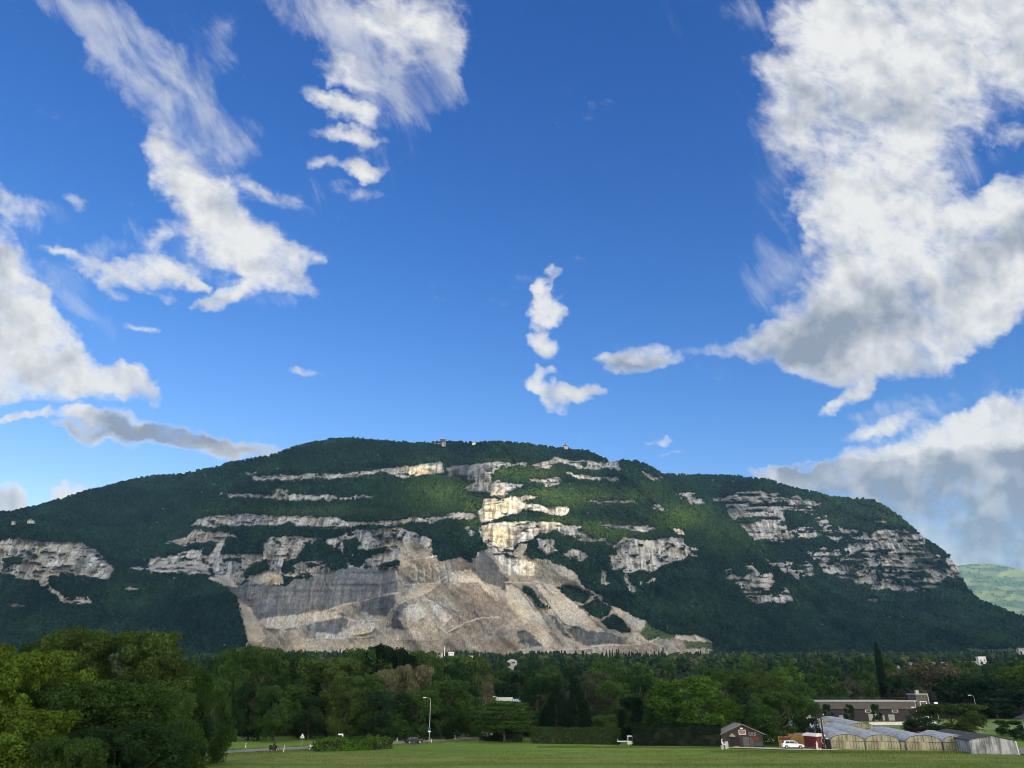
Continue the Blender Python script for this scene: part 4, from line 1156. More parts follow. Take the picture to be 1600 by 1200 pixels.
# the wood behind the road
row = 'trees of the wood behind the road'
for a in [(372, 1006, 238, 70, 'round', 'mid-green', 'round-topped tree at the left end of the wood behind the road'),
          (415, 1003, 236, 78, 'round', 'mid-green', 'tall full tree below the left foot of the quarry'),
          (398, 1060, 214, 66, 'oval', 'dark green', 'dark tree left of the triangular sign'),
          (437, 1066, 208, 70, 'round', 'mid-green', 'rounded green tree directly above the dark motorcycle'),
          (468, 1014, 240, 80, 'round', 'dark green', 'dark tall tree left of the olive acacia'),
          (520, 1022, 224, 104, 'wide', 'olive', 'big olive acacia above the triangular sign'),
          (545, 1070, 216, 60, 'oval', 'olive', 'narrow olive tree below the big acacia'),
          (487, 1082, 218, 60, 'round', 'dark green', 'dark tree beneath the big olive acacia'),
          (582, 1050, 220, 74, 'round', 'mid-green', 'green tree between the olive acacia and the cream-flowering tree'),
          (610, 1076, 214, 70, 'wide', 'dark green', 'dark tree behind the clipped roadside hedge'),
          (607, 1040, 226, 52, 'oval', 'cream-flowering', 'left of two trees with cream blossom in the wood'),
          (648, 1033, 230, 66, 'round', 'cream-flowering', 'larger tree with cream blossom above the street lamp'),
          (655, 1074, 216, 84, 'wide', 'mid-green', 'green tree right behind the roadside street lamp'),
          (700, 1058, 224, 74, 'round', 'mid-green', 'green tree right of the roadside street lamp'),
          (731, 1086, 232, 56, 'round', 'mid-green', 'tree in front of the left end of the white hall'),
          (690, 1100, 216, 50, 'oval', 'dark green', 'dark tree between the street lamp and the bollard'),
          (560, 1008, 262, 88, 'round', 'mid-green', 'tree crown behind the olive acacia'),
          (612, 1002, 268, 84, 'round', 'very dark', 'very dark high crown behind the blossom trees'),
          (664, 1012, 276, 78, 'round', 'mid-green', 'crown behind and right of the blossom trees'),
          (716, 1034, 290, 66, 'oval', 'dark green', 'dark crown left of the pale brown tree')]:
    T_(*a)
T_(762, 1050, 318, 44, 'conifer', 'pale brown', 'pale brown feathery tree above the white hall', name='feathery_tree')
T_(737, 1020, 345, 60, 'round', 'olive', 'light olive crown in front of the quarry floor')
T_(775, 1068, 345, 60, 'round', 'very dark', 'very dark tree behind the white hall')
T_(815, 1046, 350, 70, 'round', 'dark green', 'dark tree behind the right end of the white hall')
T_(788, 1092, 206, 92, 'tiered', 'mid-green', 'spreading tree with layered branches over the dark shelter')
T_(748, 1128, 226, 36, 'wide', 'bright green', 'small light bush beside the side road', name='bush', cat='bush')
T_(826, 1108, 226, 40, 'oval', 'mid-green', 'slim green tree between the shelter and the dark conifers')
# middle of the picture
for a in [(852, 1052, 236, 66, 'round', 'dark green', 'dark tree left of the two dark conifers'),
          (868, 1062, 212, 66, 'conifer', 'very dark', 'left one of two very dark conifers behind the hedge'),
          (900, 1056, 216, 62, 'conifer', 'very dark', 'right one of two very dark conifers behind the hedge'),
          (930, 1044, 246, 66, 'round', 'grey-green', 'greyish tree behind the right dark conifer'),
          (958, 1060, 236, 62, 'oval', 'mid-green', 'green tree above the right end of the long hedge'),
          (995, 1050, 244, 70, 'round', 'dark green', 'dark tree left of the big bright round tree'),
          (985, 1086, 214, 44, 'oval', 'very dark', 'very dark narrow tree above the white utility cart'),
          (945, 1114, 212, 50, 'wide', 'olive', 'low olive bush showing above the long hedge'),
          (968, 1115, 208, 12, 'conifer', 'very dark', 'thin dark cypress showing above the long hedge'),
          (1082, 1052, 206, 132, 'round', 'bright green', 'big bright green round tree above the dark clipped hedge'),
          (1038, 1084, 208, 66, 'wide', 'mid-green', 'lower green tree against the left side of the bright round tree'),
          (1130, 1040, 300, 84, 'round', 'mid-green', 'tree crown behind the bright round tree'),
          (1165, 1076, 224, 60, 'conifer', 'blue-green', 'blue-green cedar between the bright tree and the shack'),
          (1192, 1046, 290, 66, 'round', 'olive', 'olive crown behind the blue-green cedar'),
          (1213, 1078, 197, 92, 'wide', 'mid-green', 'large green tree behind the white car'),
          (1187, 1098, 208, 46, 'oval', 'bright green', 'light green tree right above the roof of the shack'),
          (1258, 1118, 192, 40, 'wide', 'dark green', 'small dark tree at the left end of the greenhouse roofs'),
          (1236, 1062, 300, 60, 'round', 'mid-green', 'crown left of the long brown building')]:
    T_(*a)
T_(1369, 1010, 386, 15, 'poplar', 'very dark', 'tall dark columnar poplar behind the long brown building')
for a in [(1282, 1052, 360, 60, 'round', 'mid-green', 'round tree behind the left third of the brown building'),
          (1322, 1062, 366, 44, 'oval', 'grey-green', 'pale slender tree behind the brown building left of the poplar'),
          (1346, 1060, 372, 40, 'oval', 'olive', 'olive tree just left of the tall poplar'),
          (1400, 1054, 372, 46, 'oval', 'dark green', 'dark tree just right of the tall poplar'),
          (1440, 1030, 380, 96, 'wide', 'pale brown', 'broad brownish tree behind the tower of the brown building'),
          (1480, 1096, 216, 100, 'round', 'olive', 'large olive tree behind the greenhouse roofs'),
          (1446, 1120, 206, 66, 'round', 'dark green', 'dark tree left of the large olive tree'),
          (1432, 1136, 200, 26, 'wide', 'dark red', 'dark red bush at the end of the greenhouse roofs'),
          (1500, 1052, 360, 80, 'round', 'dark green', 'dark tree behind the large olive tree'),
          (1530, 1062, 352, 70, 'round', 'very dark', 'very dark tree behind the right street lamp'),
          (1562, 1044, 360, 80, 'wide', 'mid-green', 'green tree beyond the far meadow strip'),
          (1602, 1036, 366, 84, 'wide', 'yellow-green', 'yellow-green tree high at the right edge of the photo'),
          (1590, 1078, 346, 80, 'round', 'very dark', 'very dark tree beyond the meadow strip at the right edge'),
          (1552, 1088, 344, 50, 'round', 'dark green', 'dark tree just beyond the far meadow strip'),
          (1650, 1050, 350, 90, 'round', 'mid-green', 'tree outside the right edge of the photo'),
          (1574, 1124, 232, 42, 'round', 'mid-green', 'green bush left of the house at the right edge'),
          (1594, 1138, 214, 36, 'round', 'dark green', 'dark bush under the house at the right edge')]:
    T_(*a)
for px_, lb_ in ((1291, 'leftmost'), (1325, 'middle'), (1366, 'rightmost')):
    T_(px_, 1099, 316, 15, 'oval', 'dark green', f'{lb_} of three young trees in front of the brown building', 'young trees before the brown building', res='far')

# the rest of the wood, row behind row on the rising plain
HOUSES = [(683, 5, 1016, 1000), (705, 5, 1018, 1000), (797, 18, 1029, 900), (1534, 14, 1026, 1150), (1503, 12, 1033, 1120), (1516, 14, 1034, 1135), (1475, 10, 1033, 1080), (1459, 7, 1034, 1060), (1423, 8, 1034, 1000), (1410, 8, 1038, 950), (1402, 7, 1040, 930), (1598, 14, 1011, 1300), (1120, 8, 1043, 800)]


def clear_of_houses(px, wpx, top, Y):
    for hx, hw, hy, hY in HOUSES:
        if Y < hY and abs(px - hx) < (hw + wpx) / 2 and top < hy + 7: return hy + 4
    return None


def place_word(px):
    for lim, wd in ((330, "behind the near clump"), (500, "below the quarry's left foot"), (660, "below the quarry middle"), (840, 'behind the white hall'), (1010, 'behind the dark conifers'),
                    (1200, "behind the bright round tree"), (1360, 'left of the tall poplar'), (1500, 'right of the tall poplar'), (9999, 'towards the right edge')):
        if px < lim: return wd


for (Y0_, Y1_, n_) in ((268, 330, 22), (335, 400, 24), (405, 500, 42), (505, 640, 60), (650, 800, 50)):
    for k in range(n_):
        px_ = -60 + 1720 * (k + random.uniform(.1, .9)) / n_
        Yv = random.uniform(Y0_, Y1_)
        if Yv < 400 and 1225 < px_ < 1480: continue
        if Yv < 372 and px_ > 1470: continue
        if Yv < 345 and 720 < px_ < 830: continue
        if Yv < 300 and 1090 < px_ < 1240: continue
        hgt_ = random.uniform(13, 22) + (4 if px_ < 700 and Yv < 420 else 0)
        zt = float(gz(Yv)) + hgt_
        top = pyof(zt, Yv)
        wm = hgt_ * random.uniform(.55, .85)
        kd = random.choice(['round', 'wide', 'oval', 'round', 'oval', 'conifer'] if Yv > 400 else ['round', 'wide', 'oval'])
        if kd == 'conifer': wm *= .55
        wp = wm / Yv * den(top)
        c_ = clear_of_houses(px_, wp, top, Yv)
        if c_:
            top = c_
            if float(at(px_, top, Yv).z) - float(gz(Yv)) < 4: continue
        tn = random.choice(['mid-green', 'dark green', 'mid-green', 'olive', 'dark green', 'grey-green', 'mid-green', 'bright green'])
        sz_ = 'tall' if hgt_ > 18.5 else 'shorter'
        rowg = 'front' if Yv < 400 else ('middle' if Yv < 640 else 'back')
        T_(px_, top, Yv, wp, kd, tn, f'{sz_} {tn} {"conifer" if kd == "conifer" else "tree"}, {rowg} rows, {place_word(px_)}',
           f'trees of the {rowg} rows {place_word(px_)}')
from collections import defaultdict
dd_ = defaultdict(list)
for px_, o in AUTO: dd_[o['label']].append((px_, o))
ORD = ['leftmost', 'second', 'third', 'fourth', 'fifth', 'sixth', 'seventh', 'eighth', 'ninth']
for lb, L_ in dd_.items():
    if len(L_) < 2: continue
    L_.sort(key=lambda a: a[0])
    for i, (px_, o) in enumerate(L_): o['label'] = (ORD[i] if i < len(L_) - 1 else 'rightmost') + ' ' + lb
print('TREES', tree_n)

# far wood: one mass
nf = 5200
fy = np.exp(rng.uniform(math.log(790), math.log(1700), nf))
fpx = rng.uniform(-260, 1900, nf)
fh_ = rng.uniform(10, 19, nf) * (.8 + .4 * fbm(fpx / 60, fy / 90, 3, 301))
spr = (fbm(fpx / 90, fy / 140, 3, 305) > .52)
fz = gz(fy)
PP, RR, HH, CC = [], [], [], []
for i in range(nf):
    zt = fz[i] + fh_[i]
    tp = pyof(zt, fy[i])
    wp = 9 / fy[i] * 1275
    # quarry road and open ground stay clear
    if fy[i] > 1350 and 780 < fpx[i] < 1110 and rng.random() < .75: continue
    hY = clear_of_houses(fpx[i], wp, tp, fy[i])
    if hY is not None: continue
    X_ = xat(fpx[i], fy[i], zt)
    con = spr[i] and rng.random() < .7
    mixk = rng.random()
    base_c = (1 - mixk) * np.array([.014, .032, .014]) + mixk * np.array([.038, .062, .020])
    if rng.random() < .12: base_c = np.array([.06, .072, .03])
    if con:
        base_c = np.array([.011, .026, .014])
        for j in range(4):
            PP.append((X_, fy[i], fz[i] + fh_[i] * (.25 + .22 * j))); RR.append(fh_[i] * (.17 - .035 * j)); HH.append(fh_[i] * .17); CC.append(base_c)
    else:
        for j in range(7):
            a = rng.uniform(0, 6.28); q = rng.uniform(0, 1) ** .5 * fh_[i] * .24
            PP.append((X_ + math.cos(a) * q, fy[i] + math.sin(a) * q, fz[i] + fh_[i] * rng.uniform(.25, .85))); RR.append(fh_[i] * rng.uniform(.12, .2)); HH.append(fh_[i] * rng.uniform(.12, .2)); CC.append(base_c * rng.uniform(.8, 1.25))
ff = link('distant_wood', blobs_mesh('distant_wood', np.array(PP), np.array(RR), np.array(HH), np.array(CC), jit=.3, seed=12), MFAR)
tag(ff, 'mass of distant woodland at the foot of the mountain', 'forest', kind='stuff')

# ------------------------------------------------------------------ grass of the field and its rough verges
MG = bpy.data.materials.new('grass_blades'); MG.use_nodes = True; n = NT(MG.node_tree); MG.node_tree.nodes.clear()
at_ = n.n('ShaderNodeAttribute', attribute_name='Col')
d_ = n.n('ShaderNodeBsdfDiffuse'); n.put(d_.inputs[0], at_.outputs['Color'])
t_ = n.n('ShaderNodeBsdfTranslucent'); n.put(t_.inputs[0], at_.outputs['Color'])
x_ = n.n('ShaderNodeMixShader'); x_.inputs[0].default_value = .35
MG.node_tree.links.new(d_.outputs[0], x_.inputs[1]); MG.node_tree.links.new(t_.outputs[0], x_.inputs[2])
o_ = n.n('ShaderNodeOutputMaterial'); MG.node_tree.links.new(x_.outputs[0], o_.inputs[0])


def blades(name, X, Yy, Hh, Wd, C, label):
    nb_ = len(X)
    a = rng.uniform(0, 3.14, nb_)
    dx, dy = np.cos(a) * Wd, np.sin(a) * Wd
    lx, ly = rng.normal(0, .35, nb_) * Hh, rng.normal(0, .35, nb_) * Hh
    zz = gz(Yy)
    V = np.stack([np.stack([X - dx, Yy - dy, zz - .02], 1), np.stack([X + dx, Yy + dy, zz - .02], 1), np.stack([X + lx, Yy + ly, zz + Hh], 1)], 1).reshape(-1, 3)
    me = raw_mesh(name, V, np.arange(nb_ * 3).reshape(-1, 3))
    add_col(me, 'Col', np.repeat(C, 3, 0))
    o = link(name, me, MG); tag(o, label, 'grass', kind='stuff'); return o


def grass_cols(n_, dry):
    m_ = rng.random(n_)[:, None]
    c = (1 - m_) * np.array([.080, .145, .026]) + m_ * np.array([.160, .215, .048])
    dr = (rng.random(n_) < dry)[:, None]
    return np.where(dr, np.array([.25, .23, .11]) * rng.uniform(.7, 1.1, (n_, 1)), c)


nb_ = 110000
gy = rng.uniform(126, 181, nb_); gx_ = rng.uniform(-.62, .66, nb_) * gy
dry = np.where(fbm(gx_ / 14, gy / 5, 3, 311) > .53, .35, .08)
patch = fbm(gx_ / 6, gy / 2.5, 3, 313)
k_ = patch > .36
C_ = grass_cols(nb_, 0.0); drm = (rng.random(nb_) < dry)[:, None]
C_ = np.where(drm, np.array([.24, .21, .09]) * rng.uniform(.7, 1.1, (nb_, 1)), C_)
blades('grass', gx_[k_], gy[k_], (rng.uniform(.08, .26, nb_) * (.6 + patch))[k_], rng.uniform(.02, .06, nb_)[k_], C_[k_], 'short green grass with yellowish patches covering the field')
# ------------------------------------------------------------------ shared materials
M_white = pbr('white_paint', (.74, .74, .72), .5, var=.07, scale=2)
M_cream = pbr('cream_render', (.58, .56, .50), .9, var=.12, scale=1.2)
M_plum = pbr('dark_plum_cladding', (.030, .022, .030), .8, var=.2, scale=1.5)
M_taupe = pbr('taupe_cladding', (.085, .074, .074), .85, var=.12, scale=.6)
M_grey = pbr('galvanised_steel', (.33, .34, .35), .5, .6, var=.12, scale=3)
M_dgrey = pbr('dark_metal', (.045, .047, .05), .5, .4, var=.15, scale=3)
M_black = pbr('black_rubber', (.012, .012, .013), .8, var=.1)
M_glass = pbr('dark_glass', (.015, .02, .025), .08, spec=.6, var=.05)
M_slate = pbr('dark_roof', (.055, .056, .062), .9, var=.25, scale=2, bump=.4)
M_roofg = pbr('grey_roofing', (.20, .195, .19), .9, var=.2, scale=1.5, bump=.3)
M_wood = pbr('weathered_wood', (.075, .058, .050), .9, var=.35, scale=2.5, bump=.4)
M_owood = pbr('orange_wood', (.23, .13, .04), .8, var=.25, scale=2.5, bump=.3)
M_red = pbr('dark_red_paint', (.10, .015, .018), .6, var=.25, scale=2)
M_pink = pbr('pinkish_roof', (.66, .60, .58), .7, var=.1, scale=2)
M_asph = pbr('asphalt', (.19, .19, .185), .95, var=.14, scale=.8, bump=.2)
M_gravel = pbr('gravel', (.46, .44, .37), 1.0, var=.2, scale=1.6, bump=.4)
M_conc = pbr('concrete', (.36, .35, .33), .95, var=.2, scale=1.2, bump=.3)
M_post = pbr('bollard_white', (.80, .81, .76), .6, var=.05)
M_blue = pbr('sign_blue', (.02, .06, .20), .5, var=.05)
M_carw = pbr('car_paint_white', (.72, .74, .78), .25, var=.03, spec=.5)
M_card = pbr('car_paint_dark', (.008, .010, .020), .35, var=.03, spec=.3)
M_hw = pbr('distant_render', (.38, .38, .37), .9, var=.15, scale=.3)
M_film = None


def mat_film(name, c1, c2, sc_):
    """old greenhouse covering: streaked, dusty sheet"""
    m = bpy.data.materials.new(name); m.use_nodes = True
    n = NT(m.node_tree); b = m.node_tree.nodes['Principled BSDF']
    co = n.n('ShaderNodeTexCoord').outputs['Object']
    f = n.noise(n.mapping(co, scale=sc_), 1.2, 6, .65)
    g = n.noise(co, .25, 4, .6)
    n.put(b.inputs['Base Color'], n.mix(n.rng(n.m('ADD', n.m('MULTIPLY', f, .6), n.m('MULTIPLY', g, .4)), .38, .62), c1, c2))
    b.inputs['Roughness'].default_value = .6; b.inputs['Specular IOR Level'].default_value = .25
    return m


M_film = mat_film('roof_film', (.27, .29, .32, 1), (.47, .48, .48, 1), (1, .25, 1))
M_end = mat_film('end_panels', (.17, .16, .105, 1), (.36, .34, .235, 1), (2.5, 1, .25))
M_corr = mat_film('weathered_white_sheet', (.07, .075, .085, 1), (.40, .41, .43, 1), (1.6, 1, .16))


def strip(name, pts, width, mat, z=.03, kind='structure', label=None, cat=None):
    """a flat paved strip along ground points"""
    V, Fs = [], []
    for i, p in enumerate(pts):
        a = pts[max(0, i - 1)]; c = pts[min(len(pts) - 1, i + 1)]
        d = Vector((c.x - a.x, c.y - a.y, 0)).normalized(); nn = Vector((-d.y, d.x, 0))
        w_ = width[i] if isinstance(width, (list, tuple)) else width
        V += [(p.x - nn.x * w_ / 2, p.y - nn.y * w_ / 2, z), (p.x + nn.x * w_ / 2, p.y + nn.y * w_ / 2, z)]
    Fs = [(2 * i, 2 * i + 1, 2 * i + 3, 2 * i + 2) for i in range(len(pts) - 1)]
    o = MB().add(V, Fs).build(name, mat)
    tag(o, label, cat, kind=kind)
    return o


# ------------------------------------------------------------------ road, track, forecourts
rp = [gnd(*q) for q in ((120, 1185), (250, 1180), (320, 1177.5), (400, 1173.3), (480, 1169.3), (560, 1165), (620, 1161.6), (680, 1157.5), (740, 1153.6), (790, 1151.5))]
rd = strip('road', rp, 6.4, M_asph, .16, label='grey asphalt road running along the far side of the field', cat='road')
for off, nm in ((2.9, 'a'), (-2.9, 'b')):
    pts = []
    for i, p in enumerate(rp):
        a = rp[max(0, i - 1)]; c = rp[min(len(rp) - 1, i + 1)]; d = Vector((c.x - a.x, c.y - a.y, 0)).normalized()
        pts.append(p + Vector((-d.y, d.x, 0)) * off)
    strip('road_marking', pts, .14, M_post, .165)
sd = strip('side_road', [gnd(762, 1152), gnd(758, 1148), gnd(765, 1144), gnd(790, 1140)], [6, 5, 4.5, 4.5], M_asph, .155, label='short side road leading off between the bushes', cat='road')
tk = strip('gravel_track', [gnd(930, 1166.3), gnd(1020, 1167.3), gnd(1110, 1168.3), gnd(1180, 1169.6), gnd(1245, 1171.6), gnd(1310, 1172.5)], [.8, .8, 1.7, 3.8, 5.0, 2.0], M_gravel, .16, label='pale gravel track in front of the shack and the car', cat='track')
fc_ = strip('forecourt', [gnd(1586, 1179), gnd(1600, 1176), gnd(1660, 1170), gnd(1720, 1164)], [5, 9, 12, 12], M_asph, .16, label='grey paved yard right of the weathered shed', cat='yard')
ms = strip('meadow_strip', [Vector((xat(1530, 265), 265, 0)), Vector((xat(1560, 285), 285, 0)), Vector((xat(1620, 300), 300, 0))], 70, pbr('meadow_green', (.15, .20, .06), 1, var=.2, scale=.3), .05, label='light green meadow strip behind the weathered shed', cat='meadow')

# ------------------------------------------------------------------ rough verge grass along the road and the field edge
vx, vy, vh, vc = [], [], [], []
for i in range(len(rp) - 1):
    a, b = rp[i], rp[i + 1]
    L_ = (b - a).length
    for side, dens_, w0, w1 in ((-1, 9, 3.3, 9.0), (1, 5, 3.3, 6.0)):
        k = int(L_ * dens_ * 6)
        t = rng.random(k); off = rng.uniform(w0, w1, k)
        d = (b - a).normalized()
        vx.append(a.x + d.x * L_ * t - (-d.y) * off * -side); vy.append(a.y + d.y * L_ * t - d.x * off * -side)
        vh.append(rng.uniform(.18, .55, k)); vc.append(grass_cols(k, .3))
for x0, x1, yv in ((840, 1130, 1167.5), (1110, 1320, 1174.5), (1300, 1590, 1176)):
    a, b = gnd(x0, yv), gnd(x1, yv + 1)
    k = 5200; t = rng.random(k)
    vx.append(a.x + (b.x - a.x) * t); vy.append(a.y + (b.y - a.y) * t + rng.normal(0, 1.2, k)); vh.append(rng.uniform(.12, .42, k)); vc.append(grass_cols(k, .15))
vx, vy, vh, vc = map(np.concatenate, (vx, vy, vh, vc))
blades('verge_grass', vx, vy, vh, rng.uniform(.03, .08, len(vx)), vc, 'taller rough grass with dry stems along the road and field edge')

# ------------------------------------------------------------------ hedges


def hedge(pts, w_, h_, tint, label, seed=1, dens_=70, name='hedge', leafs=.10, cat='hedge', rough=.12):
    o = empty(name, pts[0])
    tag(o, label, cat)
    core = MB(); r = np.random.default_rng(seed)
    PX_, NN = [], []
    p0 = pts[0]
    for a, b in zip(pts[:-1], pts[1:]):
        d = (b - a); L_ = d.length; d.normalize(); nn = Vector((-d.y, d.x, 0))
        ang = math.atan2(d.y, d.x); c = (a + b) / 2 - p0
        core.box((c.x, c.y, h_ * .46), (L_ * .99, w_ * .82, h_ * .9), ang)
        k = int((L_ * h_ * 2 + L_ * w_ + w_ * h_ * 2) * dens_)
        fc = r.random(k); u = r.uniform(-.02, 1.02, k) * L_
        s1 = L_ * h_ / (2 * L_ * h_ + L_ * w_ + 2 * w_ * h_)
        for j in range(k):
            f = fc[j]
            if f < s1: v_, z_, nr_ = -w_ / 2, r.uniform(0, h_), -nn
            elif f < 2 * s1: v_, z_, nr_ = w_ / 2, r.uniform(0, h_), nn
            elif f < 2 * s1 + .06: v_, z_, nr_ = r.uniform(-w_ / 2, w_ / 2), r.uniform(0, h_), d * (1 if r.random() < .5 else -1); u[j] = L_ if nr_.dot(d) > 0 else 0
            else: v_, z_, nr_ = r.uniform(-w_ / 2, w_ / 2), h_, Vector((0, 0, 1))
            q = a + d * u[j] + nn * v_ - p0
            hh = (fbm(np.array([q.x / 1.7]), np.array([q.z + z_ / 1.2 + v_]), 2, seed)[0] - .5) * rough * 5
            q = q + nr_ * (hh + r.normal(0, rough * .4))
            PX_.append((q.x, q.y, max(.02, z_ + nr_.z * hh + r.normal(0, rough * .3)))); NN.append((nr_.x, nr_.y, nr_.z))
    P_ = np.array(PX_); N_ = np.array(NN) + r.normal(0, .6, (len(PX_), 3)); N_ /= np.linalg.norm(N_, axis=1)[:, None]
    U = r.normal(size=N_.shape); A = np.cross(N_, U); A /= np.linalg.norm(A, axis=1)[:, None]; B = np.cross(N_, A)
    sz = leafs * r.uniform(.6, 1.4, len(P_))[:, None]
    me = raw_mesh('foliage', np.stack([P_ - A * sz, P_ - B * sz * .7, P_ + A * sz, P_ + B * sz * .7], 1).reshape(-1, 3), np.arange(len(P_) * 4).reshape(-1, 4))
    add_val(me, 'v', np.repeat(np.clip(r.normal(.5, .22, len(P_)), 0, 1), 4))
    f = link('foliage', me, MLEAF, o); f.color = (*TINT[tint], 1)
    cc = core.build('branches', pbr('hedge_core', (.012, .016, .008), 1), o)
    return o


def H2(px, py): return gnd(px, py)


hedge([H2(494, 1174), H2(540, 1173), H2(580, 1171.5), H2(608, 1169.5)], 2.6, 2.1, 'bright green', 'bushy green roadside hedge between the motorcycles and the dark car', 3, 60, leafs=.17, rough=.42)
hedge([H2(832, 1161.5), H2(968, 1163.5)], 1.5, 3.5, 'mid-green', 'long mid-green clipped hedge left of the white utility cart', 4, 45, leafs=.13, rough=.2)
hedge([H2(990, 1166), H2(1056, 1167), H2(1127, 1168)], 1.8, 4.5, 'very dark', 'very dark tall clipped hedge between the utility cart and the shack', 5, 50, leafs=.13, rough=.2)
hedge([H2(803, 1159), H2(815, 1159.3)], 1.6, 2.5, 'bright green', 'short green hedge block beside the dark shelter', 6, 60)
hedge([H2(752, 1157), H2(786, 1158.5)], 1.2, .9, 'very dark', 'low dark hedge in front of the shelter', 7, 60)

# ------------------------------------------------------------------ poles, signs, lamps


def post(px, py, h, r, mat, name, label, cat, group=None):
    p = gnd(px, py); return p


def street_lamp(p, h, arm, label, side=-1):
    o = empty('street_lamp', p); tag(o, label, 'street lamp')
    MB().path([(0, 0, 0), (0, 0, h * .5), (0, 0, h - .6)], [.11, .09, .06], 10).build('pole', M_grey, o)
    pts = [Vector((0, 0, h - .6))]
    for i in range(1, 7):
        a = math.pi / 2 * i / 6; pts.append(Vector((side * arm * (1 - math.cos(a)), 0, h - .6 + .6 * math.sin(a))))
    MB().path(pts, [.06] * 3 + [.045] * 4, 8).build('arm', M_grey, o)
    hd = MB().box((side * (arm + .38), 0, h - .02), (.95, .34, .14), taper=(.8, .7)).build('lamp_head', M_white, o, bevel=.03)
    MB().box((side * (arm + .42), 0, h - .105), (.62, .24, .05)).build('lens', pbr('lens', (.5, .5, .48), .3), hd)
    MB().tube((0, 0, 0), (0, 0, .35), .17, .15, 10).build('base', M_conc, o)
    return o


lp = gnd(670.3, 1160.5)
street_lamp(lp, 10.1, 1.1, 'tall grey street lamp beside the road near the dark car')
# the blue and the white plates clamped to that lamp are a sign of their own
so_ = empty('road_sign', (lp.x, lp.y - .14, 2.6)); tag(so_, 'small blue sign with a white plate below, on the street lamp', 'sign')
MB().box((0, 0, .45), (.62, .03, .72)).build('blue_panel', M_blue, so_, bevel=.02)
MB().box((0, 0, -.12), (.72, .03, .30)).build('white_panel', M_white, so_, bevel=.02)
MB().tube((0, .05, -.4), (0, .05, .9), .05).build('bracket', M_grey, so_)
p = at(779, 1088, 262); street_lamp(Vector((p.x, 262, 0)), p.z, 1.0, 'street lamp whose head shows above the layered tree')
p = at(1521, 1086, 250); street_lamp(Vector((p.x, 250, 0)), p.z, .8, 'thin street lamp in front of the dark trees at right')
p = at(1462, 1098, 236)
o = empty('floodlight', (p.x, 236, 0)); tag(o, 'white floodlight on a pole behind the large olive tree', 'floodlight')
MB().tube((0, 0, 0), (0, 0, p.z - .3), .08, .06).build('pole', M_grey, o); MB().box((0, 0, p.z - .1), (.95, .4, .45), rx=-.3).build('lamp_head', M_white, o, bevel=.05)


def disc_sign(px, py, h, r, label):
    p = gnd(px, py)
    o = empty('round_sign', p, .25); tag(o, label, 'sign', 'round road signs beside the lamp')
    MB().tube((0, 0, 0), (0, 0, h - .1), .04).build('post', M_grey, o)
    pl = MB().tube((0, -.05, h), (0, -.085, h), r, r, 28).build('plate', pbr('sign_back', (.62, .64, .62), .5), o)
    MB().tube((0, -.088, h), (0, -.10, h), r * .28, r * .28, 12).build('boss', M_grey, pl)


disc_sign(641, 1153.5, 2.35, .34, 'left round sign plate on a thin post behind the dark car')
p = gnd(655.7, 1154)
o = empty('oblong_sign', p, .9); tag(o, 'narrow white sign seen edge-on, right of the round sign', 'sign')
MB().tube((0, 0, 0), (0, 0, 1.75), .04).build('post', M_grey, o)
MB().prism([(-.26, 1.7), (.26, 1.7), (.3, 1.85), (.3, 2.3), (.18, 2.45), (-.18, 2.45), (-.3, 2.3), (-.3, 1.85)], -.08, -.05).build('plate', M_post, o)
p = gnd(471, 1168.5)
o = empty('triangular_sign', p, 0); tag(o, 'grey back of a triangular road sign on a thin post', 'sign')
MB().tube((0, 0, 0), (0, 0, 2.2), .035).build('post', M_grey, o)
pl = MB().prism([(-.5, 1.95), (.5, 1.95), (.53, 2.0), (.05, 2.86), (-.05, 2.86), (-.53, 2.0)], -.08, -.05).build('plate', pbr('sign_back', (.62, .64, .62), .5), o, bevel=.01)
MB().prism([(-.26, 2.08), (.26, 2.08), (0, 2.55)], -.10, -.084).build('stiffener', M_grey, pl)

for px, py, h, lb in ((383.6, 1168.5, 1.0, 'white marker post left of the dark motorcycle'), (443, 1176, 1.35, 'leaning white marker post between the two motorcycles'),
                      (620.3, 1160, 1.05, 'white marker post just left of the dark car'), (673.6, 1161.5, 1.0, 'short white marker post at the foot of the street lamp')):
    p = gnd(px, py)
    o = empty('marker_post', p); tag(o, lb, 'marker post', 'white marker posts along the road')
    o.rotation_euler = (0, .06 if px == 443 else 0, 0)
    k = .8 if px == 443 else 1
    MB().prism([(-.07 * k, 0), (.07 * k, 0), (.07 * k, h), (-.07 * k, h - .05)], -.05, .05).build('body', M_post, o)
    MB().box((0, 0, h * .74), (.146 * k, .106, h * .16)).build('band', M_black if px in (383.6, 620.3) else M_grey, o)


def island_post(px, py, lb):
    p = gnd(px, py); o = empty('traffic_bollard', p); tag(o, lb, 'bollard', 'white traffic bollards at the junction')
    MB().tube((0, 0, 0), (0, 0, 1.15), .17, .15, 14).build('body', M_post, o)
    MB().tube((0, 0, 1.15), (0, 0, 1.45), .04).build('stem', M_grey, o)
    MB().tube((0, -.06, 1.75), (0, -.1, 1.75), .32, .32, 8).build('plate', M_post, o)


island_post(710.6, 1155.8, 'white bollard with a plate on top in the middle of the junction')
island_post(754, 1146.5, 'farther white bollard with a plate beside the side road bushes')
p = gnd(533, 1164)
o = empty('barrier_board', p); tag(o, 'small white board standing behind the roadside hedge', 'board')
MB().box((-.25, 0, 2.25), (1.15, .06, .28)).build('board', M_white, o); MB().box((.2, 0, 2.0), (.3, .06, .4)).build('plate', M_white, o)
for x in (-.6, .3): MB().tube((x, .04, 0), (x, .04, 2.2), .03).build('post', M_grey, o)
